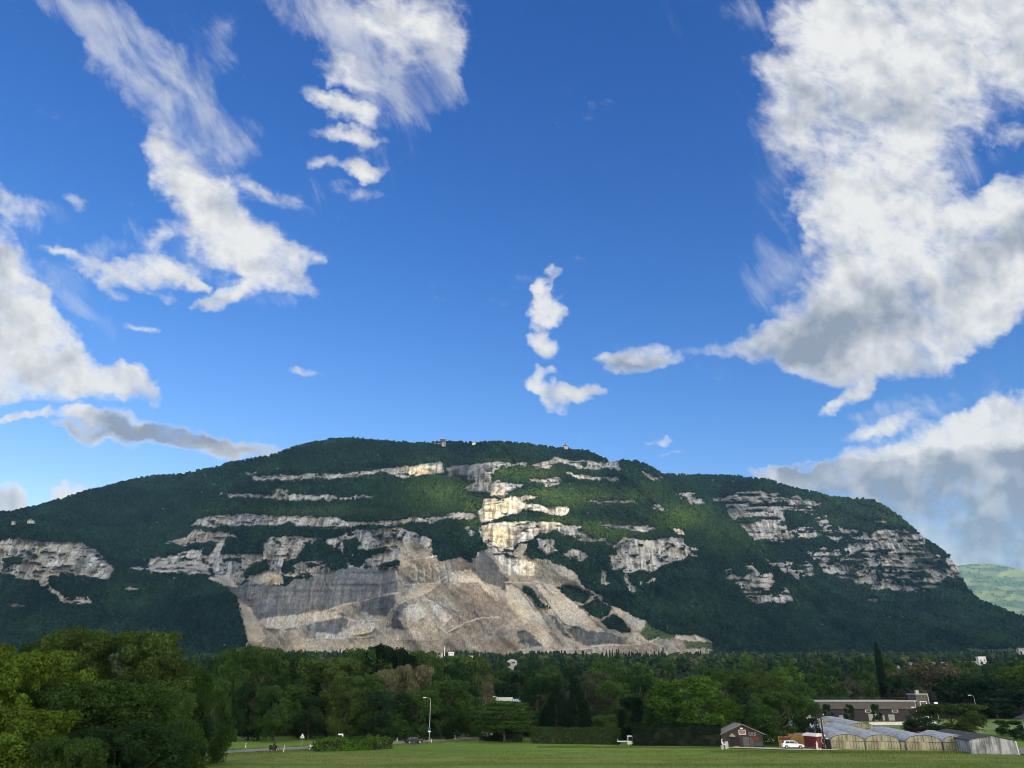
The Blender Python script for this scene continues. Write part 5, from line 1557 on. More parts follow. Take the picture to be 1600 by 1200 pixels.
# utility pole by the greenhouses
p = gnd(1289.3, 1171.5)
o = empty('utility_pole', p); tag(o, 'dark wooden utility pole in front of the greenhouses', 'pole')
MB().tube((0, 0, 0), (0, 0, 6.9), .19, .13, 12).build('pole', pbr('tarred_wood', (.035, .03, .03), .9, var=.3, scale=3), o)
MB().box((.25, -.05, 6.8), (.9, .1, .12)).build('crossarm', M_wood, o); MB().ball((.6, -.05, 6.98), .11).build('insulator', M_white, o)
# stone heap
p = gnd(729, 1151.5); o = MB(); r_ = random.Random(4)
for i in range(60):
    a, q = r_.uniform(0, 6.28), r_.random() ** .6
    o.ball((math.cos(a) * q * 2.0, math.sin(a) * q * 1.2, (1 - q) * .95 + .1), r_.uniform(.18, .4), 7, 5, (1, .8, .7))
rb = o.build('stone_heap', pbr('stones', (.30, .29, .27), .95, var=.3, scale=2)); rb.location = p; tag(rb, 'low heap of grey stones beside the junction', 'stone heap', kind='thing')

# ------------------------------------------------------------------ wheels, cars


def wheel(par, x, y, r=.33, w_=.22, ax='y'):
    d = Vector((0, w_ / 2, 0)) if ax == 'y' else Vector((w_ / 2, 0, 0))
    c = Vector((x, y, r))
    t = MB().tube(c - d, c + d, r, r, 22).build('wheel', M_black, par, bevel=.02)
    MB().tube(c - d * 1.08, c + d * 1.08, r * .6, r * .6, 16).build('rim', M_grey, t)
    return t


def car(p, rz, label, paint, L_=4.4, suv=True, name='parked_car'):
    o = empty(name, p, rz); tag(o, label, 'car')
    h1, h2 = (1.02, 1.62) if suv else (.9, 1.45)
    k = L_ / 4.4
    S = lambda l: [(x * k, z) for x, z in l]
    # lower body with wheel arches, x forward
    prof = [(-2.16, .45), (-2.2, .75), (-2.12, 1.0), (-1.7, h1), (-.2, h1), (1.0, h1 - .04), (1.75, h1 - .14), (2.1, .78), (2.2, .55), (2.15, .35)]
    for cx in (1.38, -1.36):
        for i in range(9):
            a = math.pi * i / 8; prof.append((cx + .4 * math.cos(a), .32 + .4 * math.sin(a)))
    prof.append((-2.1, .32))
    b = MB().prism(S(prof), -.88, .88).build('body', paint, o, bevel=.05, smooth=False)
    cab = [(-2.02, h1 - .02), (-1.62, h2 - .1), (-1.3, h2), (.1, h2), (.45, h2 - .08), (1.12, h1 - .05)]
    mb = MB(); nn = len(cab); pr = S(cab)
    vs = [(x, -.80 + .16 * (z - h1) / .6, z) for x, z in pr] + [(x, .80 - .16 * (z - h1) / .6, z) for x, z in pr]
    mb.add(vs, [tuple(range(nn)), tuple(range(2 * nn - 1, nn - 1, -1))] + [(i, nn + i, nn + (i + 1) % nn, (i + 1) % nn) for i in range(nn)])
    mb.build('cabin', paint, o, bevel=.04)
    for s_ in (-1, 1):
        yy = .705 * s_
        for xa, xb in ((-1.55, -.62), (-.56, .25)):
            q = S([(xa, h1 + .05), (xb, h1 + .05), (xb, h2 - .13), (xa + (.2 if xa < -1 else 0), h2 - .13)])
            m_ = MB(); m_.add([(x, s_ * (.815 - .16 * (z - h1) / .6), z) for x, z in q] + [(x, s_ * (.74 - .16 * (z - h1) / .6), z) for x, z in q], [(0, 1, 2, 3), (7, 6, 5, 4), (0, 4, 5, 1), (1, 5, 6, 2), (2, 6, 7, 3), (3, 7, 4, 0)]).build('window', M_glass, o)
        q = S([(.3, h1 + .04), (.92, h1 + .04), (.42, h2 - .16), (.3, h2 - .14)])
        MB().add([(x, s_ * (.815 - .16 * (z - h1) / .6), z) for x, z in q] + [(x, s_ * (.74 - .16 * (z - h1) / .6), z) for x, z in q], [(0, 1, 2, 3), (7, 6, 5, 4), (0, 4, 5, 1), (1, 5, 6, 2), (2, 6, 7, 3), (3, 7, 4, 0)]).build('window', M_glass, o)
        MB().box((2.08 * k, s_ * .62, .74), (.2, .4, .13)).build('headlight', pbr('lamp_glass', (.6, .62, .65), .15), o, bevel=.02)
        MB().box((-2.14 * k, s_ * .72, .85), (.1, .24, .2)).build('tail_light', M_red, o, bevel=.02)
        MB().box((.62 * k, s_ * .93, 1.0), (.14, .16, .12)).build('mirror', paint, o, bevel=.02)
        for cx in (1.38, -1.36): wheel(o, cx * k, s_ * .79)
        if suv: MB().box((-.6 * k, s_ * .56, h2 + .05), (1.5, .04, .05)).build('roof_rail', M_dgrey, o)
    # windscreen and rear window
    MB().add([(1.06 * k, -.68, h1 + .02), (1.06 * k, .68, h1 + .02), (.52 * k, .6, h2 - .12), (.52 * k, -.6, h2 - .12), (1.1 * k, -.68, h1 + .04), (1.1 * k, .68, h1 + .04), (.56 * k, .6, h2 - .1), (.56 * k, -.6, h2 - .1)],
             [(3, 2, 1, 0), (4, 5, 6, 7), (0, 1, 5, 4), (1, 2, 6, 5), (2, 3, 7, 6), (3, 0, 4, 7)]).build('windscreen', M_glass, o)
    MB().box((-1.86 * k, 0, h1 + .28), (.1, 1.2, .4)).build('rear_window', M_glass, o)
    MB().box((0, 0, .3), (3.9 * k, 1.6, .12)).build('underbody', M_black, o)
    return o


c_ = gnd(1241.5, 1171.3)
car(Vector((c_.x, c_.y + 1, .12)), R(-7), 'white estate car parked on the gravel track', M_carw, 4.6)
c_ = gnd(644.5, 1163.5)
car(Vector((c_.x, c_.y + 1.5, .16)), R(28), 'dark blue car driving along the road near the street lamp', M_card, 4.2, False, 'dark_car')
# van half hidden behind the shack and the tree
p = gnd(1200, 1163)
o = empty('van', Vector((p.x, p.y + 3, 0)), R(4)); tag(o, 'white van half hidden in shade right of the shack', 'van')
MB().prism([(-2.3, .4), (-2.35, 1.9), (-2.1, 2.15), (1.2, 2.15), (1.75, 1.35), (2.35, 1.1), (2.4, .4)], -.9, .9).build('body', M_white, o, bevel=.06)
for x0, x1 in ((.2, 1.35), (-1.0, .05), (-2.1, -1.15)): MB().box(((x0 + x1) / 2, -.9, 1.6), (x1 - x0, .04, .55)).build('window', M_glass, o)
for x in (1.5, -1.5):
    for y in (-.82, .82): wheel(o, x, y, .34)
# white utility cart with flat bed
p = gnd(985.5, 1165.8)
o = empty('utility_cart', Vector((p.x, p.y + .6, 0)), 0); tag(o, 'small white utility cart at the end of the dark hedge', 'utility cart')
MB().prism([(-.7, .35), (-.62, .95), (-.55, 1.08), (.55, 1.08), (.62, .95), (.72, .35)], -.75, .5).build('cab', M_white, o, bevel=.05)
MB().box((0, -.1, 2.05), (1.25, 1.3, .22)).build('roof', M_white, o, bevel=.05)
for x in (-.52, .52):
    for y in (-.62, .4): MB().tube((x, y, 1.0), (x * .96, y * .95, 2.0), .045).build('pillar', M_white, o)
MB().box((0, -.62, 1.5), (1.0, .03, .8)).build('windscreen', M_glass, o)
MB().box((-1.75, .3, .95), (2.3, 1.2, .14)).build('bed', M_white, o)
MB().box((-2.85, .3, 1.2), (.08, 1.1, .5)).build('tailboard', M_grey, o)
for x, y in ((-.5, -.6), (.5, -.6), (-2.2, -.2), (-2.2, .8)): wheel(o, x, y, .25, .16, 'y')
for x in (-.45, .45): MB().tube((x, -.77, .72), (x, -.8, .72), .09, .09, 10).build('headlight', M_grey, o)

# ------------------------------------------------------------------ people (one skinned body each) and motorcycles


def body(name, joints, bones, mat, parent=None):
    """joints: {name:(pos, radius)}; one continuous skinned surface"""
    me = bpy.data.meshes.new(name); keys = list(joints)
    me.from_pydata([joints[k][0] for k in keys], [(keys.index(a), keys.index(b)) for a, b in bones], [])
    bm = bmesh.new(); bm.from_mesh(me); sl_ = bm.verts.layers.skin.verify()
    bm.verts.ensure_lookup_table()
    for i, k in enumerate(keys):
        r_ = joints[k][1]; bm.verts[i][sl_].radius = (r_, r_) if not isinstance(r_, tuple) else r_
    bm.verts[0][sl_].use_root = True
    bm.to_mesh(me); bm.free()
    o = link(name, me, mat, parent)
    o.modifiers.new('skin', 'SKIN').use_smooth_shade = True
    s_ = o.modifiers.new('sub', 'SUBSURF'); s_.levels = 1; s_.render_levels = 1
    return o


BONES = [('pelvis', 'chest'), ('chest', 'neck'), ('neck', 'head'), ('head', 'crown')]
for s_ in 'lr':
    BONES += [('chest', 'sho' + s_), ('sho' + s_, 'elb' + s_), ('elb' + s_, 'wri' + s_), ('wri' + s_, 'han' + s_), ('pelvis', 'hip' + s_), ('hip' + s_, 'kne' + s_), ('kne' + s_, 'ank' + s_), ('ank' + s_, 'toe' + s_)]


def rider_joints():
    J = {'pelvis': ((-.25, 0, .88), .16), 'chest': ((-.05, 0, 1.28), .17), 'neck': ((.05, 0, 1.46), .07), 'head': ((.1, 0, 1.58), .11), 'crown': ((.1, 0, 1.68), .10)}
    for s_, y in (('l', 1), ('r', -1)):
        J.update({'sho' + s_: ((-.02, .19 * y, 1.36), .075), 'elb' + s_: ((.22, .30 * y, 1.14), .055), 'wri' + s_: ((.47, .30 * y, 1.05), .042), 'han' + s_: ((.55, .29 * y, 1.04), .04),
                  'hip' + s_: ((-.2, .11 * y, .84), .10), 'kne' + s_: ((.24, .22 * y, .72), .075), 'ank' + s_: ((.0, .22 * y, .34), .05), 'toe' + s_: ((.2, .22 * y, .28), .045)})
    return J


def rider(p, rz, label, suit, helmet):
    o = empty('person', p, rz); tag(o, label, 'person')
    body('body', rider_joints(), BONES, suit, o)
    h = MB().ball((.1, 0, 1.63), .155, 14, 9, (1.05, .9, 1)).build('helmet', helmet, o, smooth=True)
    MB().box((.235, 0, 1.62), (.06, .2, .09)).build('visor', M_glass, h, bevel=.02)
    for y in (.29, -.29):
        for k in range(4): MB().tube((.53 + .02 * k, y, 1.045), (.56 + .02 * k, y, 1.02), .012, .01, 5).build('glove_finger', M_black, o)
    return o


def motorcycle(p, rz, label, fairing, box_=True):
    o = empty('motorcycle', p, rz); tag(o, label, 'motorcycle')
    for x in (-.72, .74):
        t = MB().tube((x, -.07, .32), (x, .07, .32), .32, .32, 22).build('wheel', M_black, o, bevel=.02)
        MB().tube((x, -.075, .32), (x, .075, .32), .2, .2, 16).build('rim', M_grey, t)
    MB().prism([(-.3, .35), (.3, .32), (.4, .6), (.1, .75), (-.3, .7)], -.16, .16).build('engine', M_dgrey, o, bevel=.03)
    MB().prism([(0, .72), (.42, .78), (.36, .98), (.1, .98), (-.06, .84)], -.15, .15).build('fuel_tank', fairing, o, bevel=.05)
    MB().prism([(-.85, .82), (-.5, .78), (0, .76), (0, .84), (-.4, .86), (-.85, .92)], -.13, .13).build('seat', M_black, o, bevel=.03)
    MB().prism([(.42, .62), (.66, .62), (.78, .84), (.62, 1.18), (.5, 1.2), (.42, .9)], -.2, .2).build('fairing', fairing, o, bevel=.05)
    for y in (-.1, .1): MB().tube((.74, y, .32), (.5, y, .98), .03).build('fork', M_grey, o)
    MB().path([(.5, -.34, 1.05), (.5, -.1, 1.02), (.5, .1, 1.02), (.5, .34, 1.05)], [.02] * 4).build('handlebar', M_dgrey, o)
    MB().tube((.76, 0, .86), (.79, 0, .86), .09, .09, 14).build('headlight', pbr('lamp_glass', (.6, .62, .65), .15), o)
    MB().tube((-.8, -.17, .42), (-.2, -.17, .36), .06, .045).build('exhaust', M_grey, o)
    MB().box((-.95, 0, .62), (.12, .16, .34), rx=0).build('mudguard', M_dgrey, o, bevel=.02)
    if box_:
        MB().box((-.85, 0, 1.12), (.42, .46, .34)).build('top_box', M_black, o, bevel=.04)
        for y in (-.32, .32): MB().box((-.7, y, .68), (.48, .18, .36)).build('side_case', M_black, o, bevel=.04)
    return o


M_suit = pbr('black_leather', (.012, .013, .014), .6, var=.1)
q = gnd(427, 1176.2); q.z = .16
motorcycle(q, R(58), 'black motorcycle with luggage cases left of the marker post', M_black)
rider(q, R(58), 'rider in dark clothing and dark helmet on the left motorcycle', M_suit, M_black)
q = gnd(489, 1173.8); q.z = .16
motorcycle(q, R(190), 'motorcycle with a white front fairing left of the hedge', M_carw)
rider(q, R(190), 'rider in dark clothing on the motorcycle with the white fairing', M_suit, M_black)

# ------------------------------------------------------------------ white garden figures
q = gnd(1129.5, 1171)
sj = {'pelvis': ((0, 0, 1.02), .15), 'chest': ((-.12, 0, 1.55), .15), 'neck': ((-.1, 0, 1.78), .06), 'head': ((0, 0, 1.95), .12), 'crown': ((.04, 0, 2.08), .11)}
for s_, y in (('l', 1), ('r', -1)):
    sj.update({'sho' + s_: ((-.1, .2 * y, 1.66), .07), 'elb' + s_: ((.05, .27 * y, 1.35), .05), 'wri' + s_: ((.35, .2 * y, 1.18), .04), 'han' + s_: ((.45, .18 * y, 1.16), .04),
               'hip' + s_: ((.08, .11 * y, 1.0), .11), 'kne' + s_: ((.62, .13 * y, 1.0), .10), 'ank' + s_: ((.66, .13 * y, .18), .06), 'toe' + s_: ((.85, .13 * y, .08), .05)})
o = empty('garden_statue', q); tag(o, 'white seated garden figure at the end of the dark hedge', 'statue')
st_ = body('figure', sj, BONES, M_white, o); MB().box((-.1, 0, .44), (.55, .6, .86)).build('seat_block', M_conc, o, bevel=.04)
q = gnd(1277.5, 1172.3)
o = empty('garden_statue', q); tag(o, 'slender white garden figure in front of the red caravan', 'statue')
sj2 = {'pelvis': ((0, 0, .95), .13), 'chest': ((.02, 0, 1.35), .13), 'neck': ((.02, 0, 1.55), .05), 'head': ((.03, 0, 1.68), .09), 'crown': ((.03, 0, 1.78), .08)}
for s_, y in (('l', 1), ('r', -1)):
    sj2.update({'sho' + s_: ((y * .16, 0, 1.45), .055), 'elb' + s_: ((y * .2, -.03, 1.2), .045), 'wri' + s_: ((y * .1, -.12, 1.02), .035), 'han' + s_: ((y * .05, -.14, .98), .035),
                'hip' + s_: ((y * .08, 0, .9), .12), 'kne' + s_: ((y * .1, -.02, .5), .13), 'ank' + s_: ((y * .12, 0, .16), .14), 'toe' + s_: ((y * .14, -.12, .12), .09)})
body('figure', sj2, BONES, pbr('pale_stone', (.66, .60, .56), .8), o)
MB().box((.25, 0, .07), (1.1, .6, .14)).build('plinth', pbr('pale_stone', (.66, .60, .56), .8), o, bevel=.03)
MB().ball((.62, 0, .26), .2, 10, 6).build('ornament', pbr('pale_stone', (.66, .60, .56), .8), o)

# ------------------------------------------------------------------ gabled shack with its sign


def planks(mb, x0, x1, y, z0, z1f, step=.35, d=.025):
    x = x0
    while x < x1:
        z1 = z1f(x + step / 2)
        if z1 > z0 + .1: mb.box((x + step / 2, y, (z0 + z1) / 2), (step * .86, d, z1 - z0))
        x += step


q = gnd(1162, 1168.6)
SHX, SHY = q.x, q.y + .6
o = empty('shack', (SHX, SHY, 0), R(-3)); tag(o, 'dark wooden gabled shack between the dark hedge and the car', 'shack')
HWd = 4.5
zf = lambda x: 2.6 + 2.05 * (1 - abs((x - .15) / (HWd + .4)))
MB().prism([(-HWd, 0), (HWd, 0), (HWd, zf(HWd)), (.15, zf(.15)), (-HWd, zf(-HWd))], 0, 7).build('wall', M_wood, o)
b_ = MB(); planks(b_, -HWd, HWd, -.02, .05, lambda x: zf(x) - .12); b_.build('cladding', pbr('plank_wood', (.036, .028, .027), .9, var=.5, scale=1.4), o)
b_ = MB()
for s_ in (-1, 1):
    xe = .15 + s_ * (HWd + .55)
    z0_, z1_ = zf(.15) + .06, zf(.15) + .06 - 2.05 * (HWd + .55) / (HWd + .4)
    b_.add([(.15, -.5, z0_), (xe, -.5, z1_), (xe, 7.3, z1_), (.15, 7.3, z0_), (.15, -.5, z0_ + .14), (xe, -.5, z1_ + .14), (xe, 7.3, z1_ + .14), (.15, 7.3, z0_ + .14)], [(3, 2, 1, 0), (4, 5, 6, 7), (0, 1, 5, 4), (1, 2, 6, 5), (2, 3, 7, 6), (3, 0, 4, 7)])
b_.build('roof', M_roofg, o)
b_ = MB()
for i in range(5): b_.box((.85, -.07, .25 + i * .42), (1.35, .05, .36))
b_.build('shutter', pbr('grey_shutter', (.085, .09, .095), .7, var=.15), o)
d_ = MB().box((2.05, -.06, 1.02), (.75, .06, 2.0)).build('door', pbr('maroon_door', (.085, .05, .05), .8, var=.3), o, bevel=.01); MB().ball((2.3, -.12, 1.0), .05).build('handle', M_grey, d_)
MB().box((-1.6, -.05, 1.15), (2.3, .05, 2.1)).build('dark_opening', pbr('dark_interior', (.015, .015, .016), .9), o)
MB().box((3.1, -.06, 1.75), (1.3, .05, .9)).build('red_panel', M_red, o)
MB().box((3.5, -.06, .75), (1.7, .05, .8)).build('teal_panel', pbr('teal_paint', (.02, .055, .06), .7), o)
for i, x in enumerate((1.75, 2.35, 2.95)): f_ = MB().box((x, -.06, 2.75), (.42, .05, .85)).build('window', pbr('dull_pane', (.10, .11, .13), .3), o); MB().box((x, -.09, 2.75), (.05, .03, .85)).build('glazing_bar', M_wood, f_)
MB().box((0, -.35, 3.95), (.62, .18, .22)).build('lamp', M_white, o, bevel=.04)
MB().prism([(-2.9, 2.3), (-1.5, 2.15), (-1.6, 2.45), (-2.2, 2.95)], -.5, -.12).build('awning', pbr('awning_grey', (.24, .23, .21), .8), o)
MB().box((-1.6, -1.0, .22), (1.25, .5, .3)).build('bench', pbr('ochre_wood', (.30, .2, .07), .8), o)
sg = empty('shop_sign', (SHX + .1, SHY - .2, 3.15)); tag(sg, 'framed maroon sign with pale lettering on the shack gable', 'sign')
MB().box((0, 0, 0), (1.55, .08, 1.0)).build('frame', pbr('sign_frame', (.62, .56, .56), .6), sg, bevel=.02)
pn = MB().box((0, -.05, .03), (1.22, .04, .68)).build('panel', pbr('sign_maroon', (.16, .03, .04), .6), sg)
b_ = MB(); r_ = random.Random(3)
for zrow, hh in ((.16, .16), (-.1, .2)):
    x = -.46
    while x < .42:
        w_ = r_.uniform(.06, .12); b_.box((x + w_ / 2, -.075, zrow), (w_ * .35, .012, hh)); b_.box((x + w_ / 2, -.0751, zrow + r_.choice((-.06, 0, .06))), (w_ * .9, .012, hh * .2)); x += w_ + .035
b_.build('lettering', pbr('sign_pale', (.5, .42, .42), .6), pn)
# grey cabinet beside the seated figure
q = gnd(1136, 1170); o = empty('cabinet', Vector((q.x, q.y + .3, 0))); tag(o, 'grey metal cabinet next to the white seated figure', 'cabinet')
MB().box((0, 0, .72), (.75, .6, 1.44)).build('body', M_grey, o, bevel=.03)
for x in (-.18, .18): MB().box((x, -.31, .75), (.34, .03, 1.25)).build('door', M_grey, o)

# ------------------------------------------------------------------ orange plank fence, red caravan
q = gnd(1246, 1169); o = empty('plank_fence', Vector((q.x, q.y + 2.5, 0)), R(-6)); tag(o, 'orange-brown plank fence behind the white car', 'fence')
b_ = MB(); r_ = random.Random(9)
for i in range(24): b_.box((-3.0 + i * .25, 0, 1.12 + (.25 if i > 8 else 0)), (.235, .05 + .01 * (i % 3), 2.24 + (.5 if i > 8 else 0) + r_.uniform(-.04, .04)))
b_.build('planks', M_owood, o)
for x in (-3, -1, 1, 2.9): MB().tube((x, .1, 0), (x, .1, 2.5), .07).build('post', M_wood, o)
MB().box((-1.7, -.08, 1.75), (2.4, .05, .5)).build('red_panel', M_red, o)
MB().box((2.0, .3, 2.85), (3.2, .9, .12)).build('top_board', M_roofg, o)
q = gnd(1278, 1171.2)
o = empty('gypsy_caravan', Vector((q.x, q.y + 1.4, 0)), R(24)); tag(o, 'dark red wooden caravan with a pale curved roof', 'caravan')
MB().box((0, 0, 1.55), (2.5, 3.6, 2.1)).build('body', M_red, o, bevel=.03)
b_ = MB(); ar = [(1.45 * math.cos(math.pi * i / 12), 2.58 + .62 * math.sin(math.pi * i / 12)) for i in range(13)]
b_.prism(ar, -2.0, 2.0).build('roof', M_pink, o)
b_ = MB()
for i in range(8): b_.box((-1.1 + i * .31, -1.81, 1.55), (.03, .03, 2.0))
b_.build('battens', pbr('darker_red', (.07, .01, .012), .7), o)
mi = MB().tube((.62, -1.83, 1.75), (.62, -1.88, 1.75), .48, .48, 24); mi.v = [(x, y, 1.75 + (z - 1.75) * 1.5) for x, y, z in mi.v]; mo = mi.build('oval_window', pbr('pale_frame', (.50, .40, .35), .6), o)
mi = MB().tube((.62, -1.885, 1.75), (.62, -1.90, 1.75), .28, .28, 20); mi.v = [(x, y, 1.75 + (z - 1.75) * 1.7) for x, y, z in mi.v]; mi.build('pane', M_glass, mo)
d_ = MB().box((-.6, -1.83, 1.4), (.8, .06, 1.7)).build('door', pbr('plum_door', (.10, .02, .035), .6), o); MB().ball((-.3, -1.9, 1.35), .05).build('handle', M_grey, d_)
for x in (-1.3, 1.3):
    for y in (-1.1, 1.1):
        t = MB().tube((x - .05, y, .42), (x + .05, y, .42), .42, .42, 20).build('wheel', M_wood, o); MB().tube((x - .07, y, .42), (x + .07, y, .42), .1, .1).build('hub', M_grey, t)
MB().box((1.05, -1.75, .55), (.45, .4, .7)).build('water_butt', pbr('dull_pink', (.35, .25, .22), .7), o, bevel=.05)

# ------------------------------------------------------------------ greenhouses
AX = Vector((.195, .981, 0)); CX = Vector((.976, -.217, 0))
G0 = Vector((68.9, 183.2, 0))


def greenhouse(c0, w_, L_, label, s0=0.0, front=True, name='greenhouse', wallh=1.65, rise=1.35):
    org = G0 + CX * c0 + AX * s0
    o = empty(name, org, math.atan2(CX.y, CX.x)); tag(o, label, 'greenhouse', 'tunnel greenhouses standing side by side')
    # local axes: x across, y along (AX is nearly perpendicular)
    arc = [(w_ / 2 - w_ / 2 * math.cos(math.pi * i / 16), wallh + rise * math.sin(math.pi * i / 16)) for i in range(17)]
    n_ = len(arc); b_ = MB()
    vs = []
    for y in (0, L_): vs += [(x, y, z + .02) for x, z in arc]
    for y in (0, L_): vs += [(x, y, z - .04) for x, z in arc]
    fs = [(i, i + 1, n_ + i + 1, n_ + i) for i in range(n_ - 1)] + [(2 * n_ + i + 1, 2 * n_ + i, 3 * n_ + i, 3 * n_ + i + 1) for i in range(n_ - 1)]
    fs += [(i + 1, i, 2 * n_ + i, 2 * n_ + i + 1) for i in range(n_ - 1)] + [(n_ + i, n_ + i + 1, 3 * n_ + i + 1, 3 * n_ + i) for i in range(n_ - 1)]
    b_.add(vs, fs).build('roof', M_film, o, smooth=False)
    for x in (0.04, w_ - .04): MB().box((x, L_ / 2, wallh / 2), (.05, L_, wallh)).build('side_wall', M_end, o)
    b_ = MB()
    k = int(L_ // 3)
    for j in range(1, k + 1):
        y = L_ * j / (k + 1)
        b_.path([(x, y, z + .035) for x, z in arc[::2]], [.03] * 9, 4)
    for xx in (.02, w_ - .02): b_.box((xx, L_ / 2, wallh + .03), (.16, L_, .09))
    b_.build('hoops', pbr('hoop_steel', (.22, .24, .28), .5, .5), o)
    for y, sg_ in ((0, -1),) if front else ():
        prof = [(.0, .02), (w_, .02)] + [(x, z - .05) for x, z in reversed(arc)]
        e = MB().prism([(x, z) for x, z in prof], y, y + .06).build('end_wall', M_end, o)
        b_ = MB()
        b_.box((w_ / 2, -.03, wallh), (w_, .06, .10)); b_.box((w_ / 2, -.03, .35), (w_, .05, .05))
        for i in range(0, 13):
            x = w_ * i / 12; zt = wallh if i % 3 else wallh + rise * math.sqrt(max(0, 1 - ((x - w_ / 2) / (w_ / 2)) ** 2)) * .97
            b_.box((x, -.03, zt / 2), (.05 if i % 3 else .08, .05, zt))
        b_.path([(x, -.02, z) for x, z in arc], [.05] * 17, 5)
        b_.build('frame', pbr('brown_frame', (.085, .07, .05), .8), e)
        MB().box((w_ * .5, -.06, .85), (1.5, .03, 1.6)).build('door', mat_door, o)
    return o


mat_door = mat_film('door_panels', (.22, .20, .13, 1), (.38, .35, .23, 1), (3, 1, .3))
greenhouse(0, 6.85, 118, 'leftmost greenhouse tunnel, the longest, beside the utility pole')
greenhouse(7.0, 6.85, 62, 'second greenhouse tunnel from the utility pole')
greenhouse(15.1, 6.95, 40, 'third greenhouse tunnel from the utility pole, right of the gap')
greenhouse(22.3, 6.95, 24, 'fourth greenhouse tunnel, next to the weathered shed')
greenhouse(15.6, 7.2, 60, 'separate far greenhouse roof below the brown building', 62, True)
greenhouse(8.2, 6.6, 34, 'short far greenhouse roof left of the separate far roof', 76, True)
q = G0 + CX * 14.1; o = empty('passage_wall', q + AX * .6, math.atan2(CX.y, CX.x)); tag(o, 'pale sheet wall closing the gap between the greenhouses', 'wall', kind='thing')
MB().box((.48, .03, .82), (.9, .06, 1.64)).build('sheet', M_end, o); MB().box((.48, -.01, 1.66), (.98, .08, .08)).build('rail', M_dgrey, o)
q = gnd(1294, 1170); o = empty('gas_tank', q); tag(o, 'upright tank with a white cap beside the utility pole', 'tank')
MB().tube((0, 0, 0), (0, 0, 1.9), .33, .33, 16).build('body', M_dgrey, o); MB().ball((0, 0, 1.95), .34, 14, 8, (1, 1, .7)).build('cap', M_white, o)
# weathered shed
q = gnd(1518, 1178.5)
o = empty('weathered_shed', q, R(-10)); tag(o, 'weathered pale metal shed with a dark roof at right', 'shed')
Wd_ = 8.6
pf = [(0, 0), (Wd_, 0), (Wd_ - .15, 2.25), (Wd_ - .45, 2.55), (Wd_ * .52, 3.35), (.2, 2.62), (0, 2.3)]
MB().prism(pf, 0, 26).build('wall', M_corr, o)
b_ = MB(); x = .12
while x < Wd_ - .2: b_.box((x, -.02, 1.15), (.07, .04, 2.25)); x += .27
b_.build('ribs', M_corr, o)
b_ = MB()
for (xa, za_), (xb, zb_) in (((-.3, 2.55), (Wd_ * .52, 3.43)), ((Wd_ * .52, 3.43), (Wd_ + .1, 2.5))):
    b_.add([(xa, -.25, za_), (xb, -.25, zb_), (xb, 26.3, zb_), (xa, 26.3, za_), (xa, -.25, za_ + .1), (xb, -.25, zb_ + .1), (xb, 26.3, zb_ + .1), (xa, 26.3, za_ + .1)], [(3, 2, 1, 0), (4, 5, 6, 7), (0, 1, 5, 4), (1, 2, 6, 5), (2, 3, 7, 6), (3, 0, 4, 7)])
b_.build('roof', M_slate, o)
MB().tube((Wd_ + .12, -.05, 0), (Wd_ - .02, -.05, 2.5), .09, .09).build('downpipe', M_white, o)
MB().box((4.0, -.06, .9), (2.2, .04, 1.75)).build('door', M_corr, o)

# ------------------------------------------------------------------ long brown building with tower
BY = 330.0
x0, x1 = at(1255, 1120, BY).x, at(1434, 1120, BY).x
zt = at(1300, 1094.5, BY).z
o = empty('brown_building', (x0, BY, 0)); tag(o, 'long low brown building with a square tower behind the greenhouses', 'building')
Lb = x1 - x0
MB().box((Lb / 2, 11, zt * .30), (Lb, 22, zt * .60)).build('lower_wall', M_plum, o)
MB().box((Lb / 2, 10.8, zt * .785), (Lb + .3, 22.6, zt * .37)).build('upper_wall', M_taupe, o)
MB().box((Lb / 2, 10.7, zt - .18), (Lb + .8, 23.2, .36)).build('roof_edge', pbr('pale_trim', (.42, .42, .42), .7), o)
MB().box((Lb / 2, 10.7, zt + .012), (Lb + .2, 22.6, .05)).build('roof', M_roofg, o)
b_ = MB()
for i in range(30): b_.tube((.4 + i * (Lb - .8) / 29, -.2, zt + .03), (.4 + i * (Lb - .8) / 29, -.2, zt + 1.05), .035, n=5)
for z in (.55, 1.02): b_.tube((.4, -.2, zt + z), (Lb - .4, -.2, zt + z), .03, n=5)
b_.build('railing', M_dgrey, o)
def win(par, cx, cz, w_, h_, y=-.04, nm='window', shade=None):
    f = MB().box((cx, y, cz), (w_, .1, h_)).build(nm, M_white, par)
    MB().box((cx, y - .06, cz), (w_ - .35, .03, h_ - .3)).build('pane', shade or M_glass, f)
for cx in (.18, .375, .61): win(o, Lb * cx * 1.0 + 9.0 * (cx > 0), zt * .50, 2.4, .9) if cx in (.375, .61) else None
for cx, w_, h_ in ((.055, 1.2, 1.9), (.33, 1.6, 1.9), (.61, 3.6, 2.4), (.70, .8, 2.0), (.77, 2.4, 2.2), (.97, 2.2, 1.4)):
    MB().box((Lb * cx, -.05, h_ / 2 + .4), (w_, .12, h_)).build('door', pbr('pale_door', (.24, .25, .24), .7), o)
xt0, xt1 = at(1434, 1110, BY).x - x0, at(1452, 1110, BY).x - x0
ztw = at(1440, 1085, BY).z
MB().box(((xt0 + xt1) / 2, 3, ztw / 2), (xt1 - xt0, 7, ztw)).build('tower', M_taupe, o)
MB().box(((xt0 + xt1) / 2, 3, ztw + .12), (xt1 - xt0 + .5, 7.4, .3)).build('tower_cornice', pbr('pale_trim', (.42, .42, .42), .7), o)
MB().tube((xt1 + .12, -.7, 0), (xt1 + .12, -.7, ztw), .16).build('downpipe', pbr('pale_trim', (.42, .42, .42), .7), o)
MB().box(((xt0 + xt1) / 2, -.54, zt * .26), (xt1 - xt0 - .1, .08, zt * .50)).build('tower_base', M_plum, o)
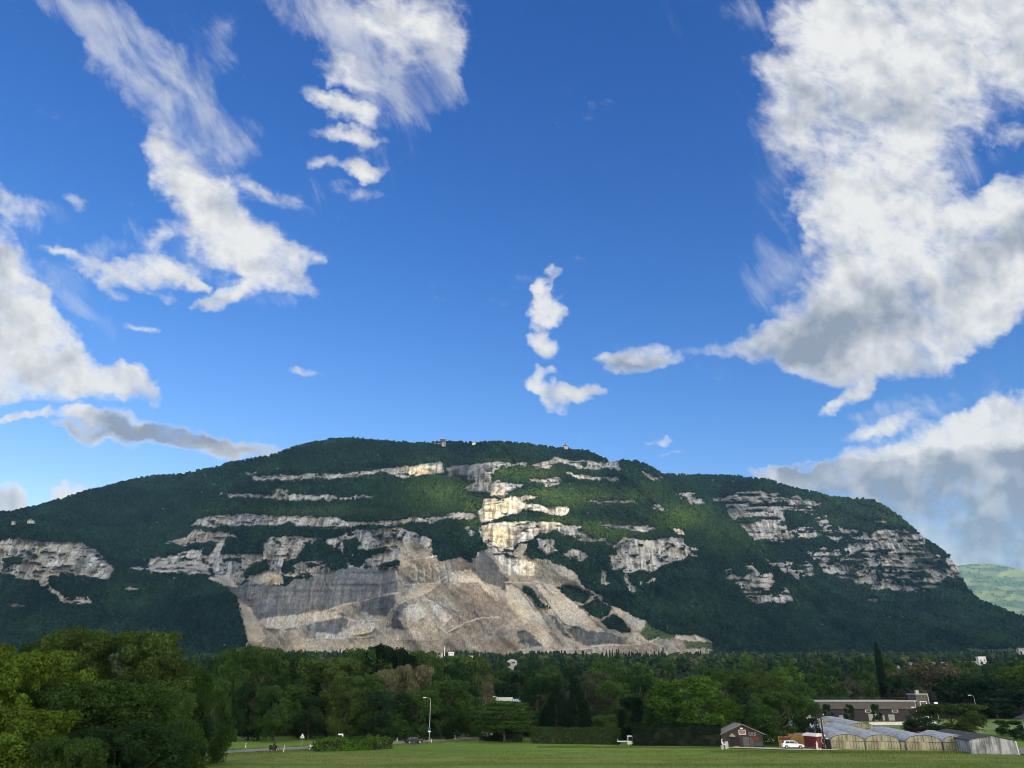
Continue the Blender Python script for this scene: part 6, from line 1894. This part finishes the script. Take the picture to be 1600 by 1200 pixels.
for cz, w_, h_ in ((ztw - 3.3, 2.6, 1.5), (zt * .50, 2.4, .8), (zt * .2, 2.2, .9)):
    win(o, (xt0 + xt1) / 2 + .1, cz, w_, h_, -.6)
b_ = MB()
for i in range(7): b_.tube((xt0 + .2 + i * (xt1 - xt0 - .4) / 6, -.3, ztw + .25), (xt0 + .2 + i * (xt1 - xt0 - .4) / 6, -.3, ztw + 1.3), .04, n=5)
b_.tube((xt0 + .2, -.3, ztw + 1.3), (xt1 - .2, -.3, ztw + 1.3), .04, n=5)
b_.build('tower_railing', M_dgrey, o); MB().box((xt0 + 1.4, 1.2, ztw + .9), (1.3, 1.3, 1.3)).build('roof_unit', M_grey, o, bevel=.1)
q = at(1432, 1112, 318); o = empty('flagless_pole', (q.x, 318, 0)); tag(o, 'thin pale pole in front of the tower of the brown building', 'pole')
o.name = 'mast'; MB().tube((0, 0, 0), (0, 0, at(1432, 1095, 318).z), .12, .09).build('pole', pbr('pale_trim', (.42, .42, .42), .7), o); MB().box((-.9, 0, at(1432, 1105, 318).z), (1.6, .12, .25)).build('arm', M_white, o)
# low pale wall in front of it
q = at(1410, 1127, 300); o = empty('low_wall', (q.x, 300, 0)); tag(o, 'low pale wall in front of the brown building', 'wall')
MB().box((0, 0, .5), (24, .3, 1.0)).build('wall', M_cream, o); MB().box((0, 0, 1.04), (24.2, .45, .1)).build('coping', M_conc, o)

# ------------------------------------------------------------------ white hall behind the layered tree
HYd = 320.0
xa, xb = at(733, 1095, HYd).x, at(800, 1095, HYd).x
zr = at(760, 1091.5, HYd).z
o = empty('white_hall', (xa, HYd, 0)); tag(o, 'long white flat-roofed hall half hidden by trees', 'building')
MB().box(((xb - xa) / 2, 8, zr / 2), (xb - xa, 16, zr)).build('wall', M_white, o)
MB().box(((xb - xa) / 2, 7.9, zr + .1), (xb - xa + .6, 16.8, .3)).build('roof_edge', M_white, o)
b_ = MB().box(((xb - xa) / 2, -.06, zr - 1.0), (xb - xa - .8, .08, .35)).build('window_band', pbr('grey_band', (.18, .20, .19), .5), o)
xc, xd = at(799, 1095, HYd).x - xa, at(818, 1095, HYd).x - xa
gl = MB(); gl.add([(xc, -1, zr - .1), (xd - 1.5, -1, zr - .1), (xd, -4, zr - 3.3), (xc, -4, zr - 3.3), (xc, -1, zr - .3), (xd - 1.5, -1, zr - .3), (xd, -4, zr - 3.5), (xc, -4, zr - 3.5)], [(0, 1, 2, 3), (7, 6, 5, 4), (0, 4, 5, 1), (1, 5, 6, 2), (2, 6, 7, 3), (3, 7, 4, 0)])
g_ = gl.build('glass_roof', pbr('blue_glazing', (.17, .23, .30), .25, spec=.5), o)
b_ = MB()
for i in range(5): b_.tube((xc + i * (xd - xc - 1.5) / 4, -1.0, zr - .05), (xc + i * (xd - xc) / 4, -4.05, zr - 3.25), .05, n=5)
b_.build('glazing_bars', M_white, g_)
MB().box(((xc + xd) / 2, -4.0, zr - 3.6), (xd - xc + .4, .25, .3)).build('gutter', M_white, o)
MB().box(((xc + xd) / 2, -3.5, (zr - 3.7) / 2), (xd - xc - .8, .2, zr - 3.7)).build('annex_wall', M_white, o)

# ------------------------------------------------------------------ dark shelter under the layered tree, house at the right edge
q = gnd(783, 1157); o = empty('shelter', Vector((q.x, q.y + 2, 0))); tag(o, 'dark open shelter under the layered tree', 'shelter')
for x in (-3.2, 0, 3.2):
    for y in (-1.5, 2.5): MB().box((x, y, 1.3), (.16, .16, 2.6)).build('post', M_wood, o)
MB().prism([(-3.9, 2.55), (3.9, 2.55), (2.6, 3.35), (-2.6, 3.35)], -2.2, 3.2).build('roof', M_slate, o)
MB().box((0, 2.55, 1.2), (6.6, .1, 2.4)).build('back_wall', pbr('dark_boards', (.02, .017, .018), .9), o)
MB().box((-2.4, -1.9, 1.5), (.7, .06, .55)).build('notice_board', pbr('dull_white', (.32, .33, .36), .7), o)
HY2 = 214
q = at(1632, 1150, HY2); o = empty('house', (q.x, HY2, 0)); tag(o, 'white house with a dark hipped roof cut by the right edge', 'house')
zr = at(1600, 1123.5, HY2).z; zp = at(1600, 1113, HY2).z
MB().box((5, 4, zr / 2), (10, 8, zr)).build('wall', M_cream, o)
MB().add([(-1.6, -1.2, zr - .1), (11.2, -1.2, zr - .1), (11.2, 9.2, zr - .1), (-1.6, 9.2, zr - .1), (3, 3.5, zp + .9), (7, 3.5, zp + .9), (3, 4.5, zp + .9), (7, 4.5, zp + .9)], [(3, 2, 1, 0), (0, 1, 5, 4), (1, 2, 7, 5), (2, 3, 6, 7), (3, 0, 4, 6), (4, 5, 7, 6)]).build('roof', M_slate, o)
win(o, 2.4, 2.0, 1.2, 1.4)

# ------------------------------------------------------------------ far houses on the plain and on the mountain


def far_house(px, wpx, top, Y, label, hpx=8, flat=False, wall=None, roof=None, name='distant_house', group='distant buildings among the trees', z0=None):
    w_ = wpx / den(top) * Y; z0 = float(gz(Y)) if z0 is None else z0
    p = at(px, top, Y); bot = at(px, top + hpx, Y).z
    z0 = min(z0, bot)
    o = empty(name, (p.x, Y, z0)); tag(o, label, 'house', group)
    H_ = p.z - z0
    if flat:
        MB().box((0, w_ * .3, H_ / 2), (w_, w_ * .6, H_)).build('wall', wall or M_white, o); MB().box((0, w_ * .3, H_ + .2), (w_ + 1, w_ * .6 + 1, .5)).build('roof', roof or M_hw, o)
    else:
        g_ = (p.z - bot) * .45
        MB().box((0, w_ * .3, (H_ - g_) / 2), (w_, w_ * .6, H_ - g_)).build('wall', wall or M_hw, o)
        MB().prism([(-.5, H_ - g_), (w_ * .6 + .5, H_ - g_), (w_ * .3, H_)], -w_ / 2 - .4, w_ / 2 + .4, 'yz').build('roof', roof or M_roofg, o)
    m_ = int(max(2, w_ // 4))
    for i in range(m_): MB().box((-w_ / 2 + w_ * (i + .5) / m_, -.06, H_ - (p.z - bot) * .62), (w_ / m_ * .35, .1, (p.z - bot) * .22)).build('window', M_glass, o)
    return o


far_house(1534, 12, 1026, 1150, 'white block-shaped house above the trees at right', 9, True)
far_house(1519, 14, 1034, 1135, 'low pale building left of the white block-shaped house', 4, True, M_cream)
far_house(1501, 6, 1033, 1120, 'small white building at the left end of the low pale one', 5)
far_house(1475, 7, 1034.5, 1080, 'small white roof in the trees behind the brownish tree', 4)
far_house(1459, 4, 1035, 1060, 'tiny white gable left of the small white roof', 4)
far_house(1423, 5, 1035, 1000, 'tiny white house on top of the brownish tree', 4)
far_house(1403, 4, 1040, 930, 'tiny white house right of the tall poplar', 4)
far_house(1597, 12, 1012, 1300, 'pale houses high at the right edge of the plain', 6)
far_house(687, 9, 1018, 1000, 'grey-roofed house left of the white mast on the plain', 5, False, M_cream, M_roofg)
far_house(705, 8, 1018.5, 1000, 'pale-roofed house right of the white mast on the plain', 5, False, M_white, M_white)
far_house(735, 8, 1025, 930, 'low grey roof left of the light olive crown', 3, True, M_cream)
p = at(800, 1030, 900); o = empty('arched_hall', (p.x, 900, float(gz(900)))); tag(o, 'white arched hall roof among trees below the quarry', 'hall')
hz_ = p.z - float(gz(900)); MB().prism([(-5.6, 0)] + [(-5.6 * math.cos(math.pi * i / 10), hz_ - 3.2 + 3.2 * math.sin(math.pi * i / 10)) for i in range(11)] + [(5.6, 0)], 0, 14).build('shell', M_hw, o); MB().box((1.5, -.05, hz_ - 3.6), (4, .1, 1.6)).build('opening', M_dgrey, o)
p = at(695, 1010, 1000); o = empty('radio_mast', (p.x, 1000, float(gz(1000)))); tag(o, 'thin white mast between two houses on the plain', 'mast')
MB().tube((0, 0, 0), (0, 0, p.z - float(gz(1000))), .7, .4).build('pole', M_white, o); MB().box((0, 0, p.z - float(gz(1000)) - 2), (1.5, 1.5, 1.2)).build('antenna', M_white, o)
p = at(1036, 1009, 1450); o = empty('quarry_tower', (p.x, 1450, float(gz(1450)))); tag(o, 'slim grey tower standing at the quarry tip', 'tower')
hh = p.z - float(gz(1450)); MB().box((0, 0, hh * .45), (3, 3, hh * .9)).build('shaft', M_dgrey, o); MB().box((0, 0, hh * .95), (2, 2, hh * .1)).build('top', M_conc, o)


def ridge_Y(px, py):
    j = int(np.argmin(np.abs(gx - px))); i = int(np.argmin(np.abs(PY[:, j] - py))); return float(Yd[i, j])


def on_mountain(px, py): Yy = ridge_Y(px, py); return at(px, py, Yy - 4), Yy


p, Yy = on_mountain(692, 698)
o = empty('cable_car_station', p); tag(o, 'pale concrete cable car station tower on the ridge', 'cable car station')
MB().box((0, 0, 4), (8, 8, 22)).build('tower', M_conc, o); MB().box((0, -2, 19), (18, 16, 8)).build('deck', pbr('dark_glazing', (.06, .06, .07), .3), o)
MB().box((0, -2, 23.6), (20, 18, 1.2)).build('roof', M_conc, o); MB().box((7.5, -6, 9), (3.0, 3.0, 20)).build('pylon', M_conc, o); MB().box((-26, 4, 12), (34, 6, 2.2)).build('gallery', M_conc, o)
p, Yy = on_mountain(883, 702)
o = empty('summit_building', p); tag(o, 'small building with a mast on the right part of the ridge', 'summit building')
MB().box((0, 0, 4), (20, 10, 10)).build('wall', M_conc, o); MB().prism([(-11, 9), (11, 9), (0, 14)], -6, 6).build('roof', M_slate, o); MB().tube((2, 0, 13), (2, 0, 24), .8, .4).build('mast', M_dgrey, o)
p, Yy = on_mountain(741, 695)
o = empty('ridge_house', p); tag(o, 'small pale house among trees right of the cable car station', 'house')
MB().box((0, 0, 2), (12, 8, 8)).build('wall', M_cream, o); MB().prism([(-7, 6), (7, 6), (0, 10)], -5, 5).build('roof', M_roofg, o)
for px_, lb_, w_ in ((49, 'white mansion on the dark knoll at left', 13), (22, 'tiny white house left of the mansion on the knoll', 5)):
    p, Yy = on_mountain(px_, 820)
    o = empty('mountain_house', p); tag(o, lb_, 'house', 'white houses on the dark knoll')
    MB().box((0, -3, 5 - (w_ < 9) * 3), (w_, 8, 6)).build('wall', M_hw, o); zq = 8 - (w_ < 9) * 3; MB().prism([(-w_ / 2 - 1, zq), (w_ / 2 + 1, zq), (w_ * .2, zq + 3), (-w_ * .2, zq + 3)], -8, 2).build('roof', M_roofg, o)
    for x in (-.3, 0, .3): MB().box((x * w_, -7.05, 5), (w_ * .1, .1, 2.2)).build('window', M_glass, o)

# ------------------------------------------------------------------ the air between the field and the mountain
hz = MB().box((0, 3500, 590), (9800, 9000, 1240)).build('haze', None)
hm = bpy.data.materials.new('air'); hm.use_nodes = True; hm.node_tree.nodes.clear()
n = NT(hm.node_tree)
pv = n.n('ShaderNodeVolumePrincipled')
pv.inputs['Color'].default_value = (.34, .68, 1.0, 1)
pv.inputs['Density'].default_value = .000045
pv.inputs['Anisotropy'].default_value = 0.1
o_ = n.n('ShaderNodeOutputMaterial'); hm.node_tree.links.new(pv.outputs[0], o_.inputs['Volume'])
hz.data.materials.append(hm)
tag(hz, kind='stuff')
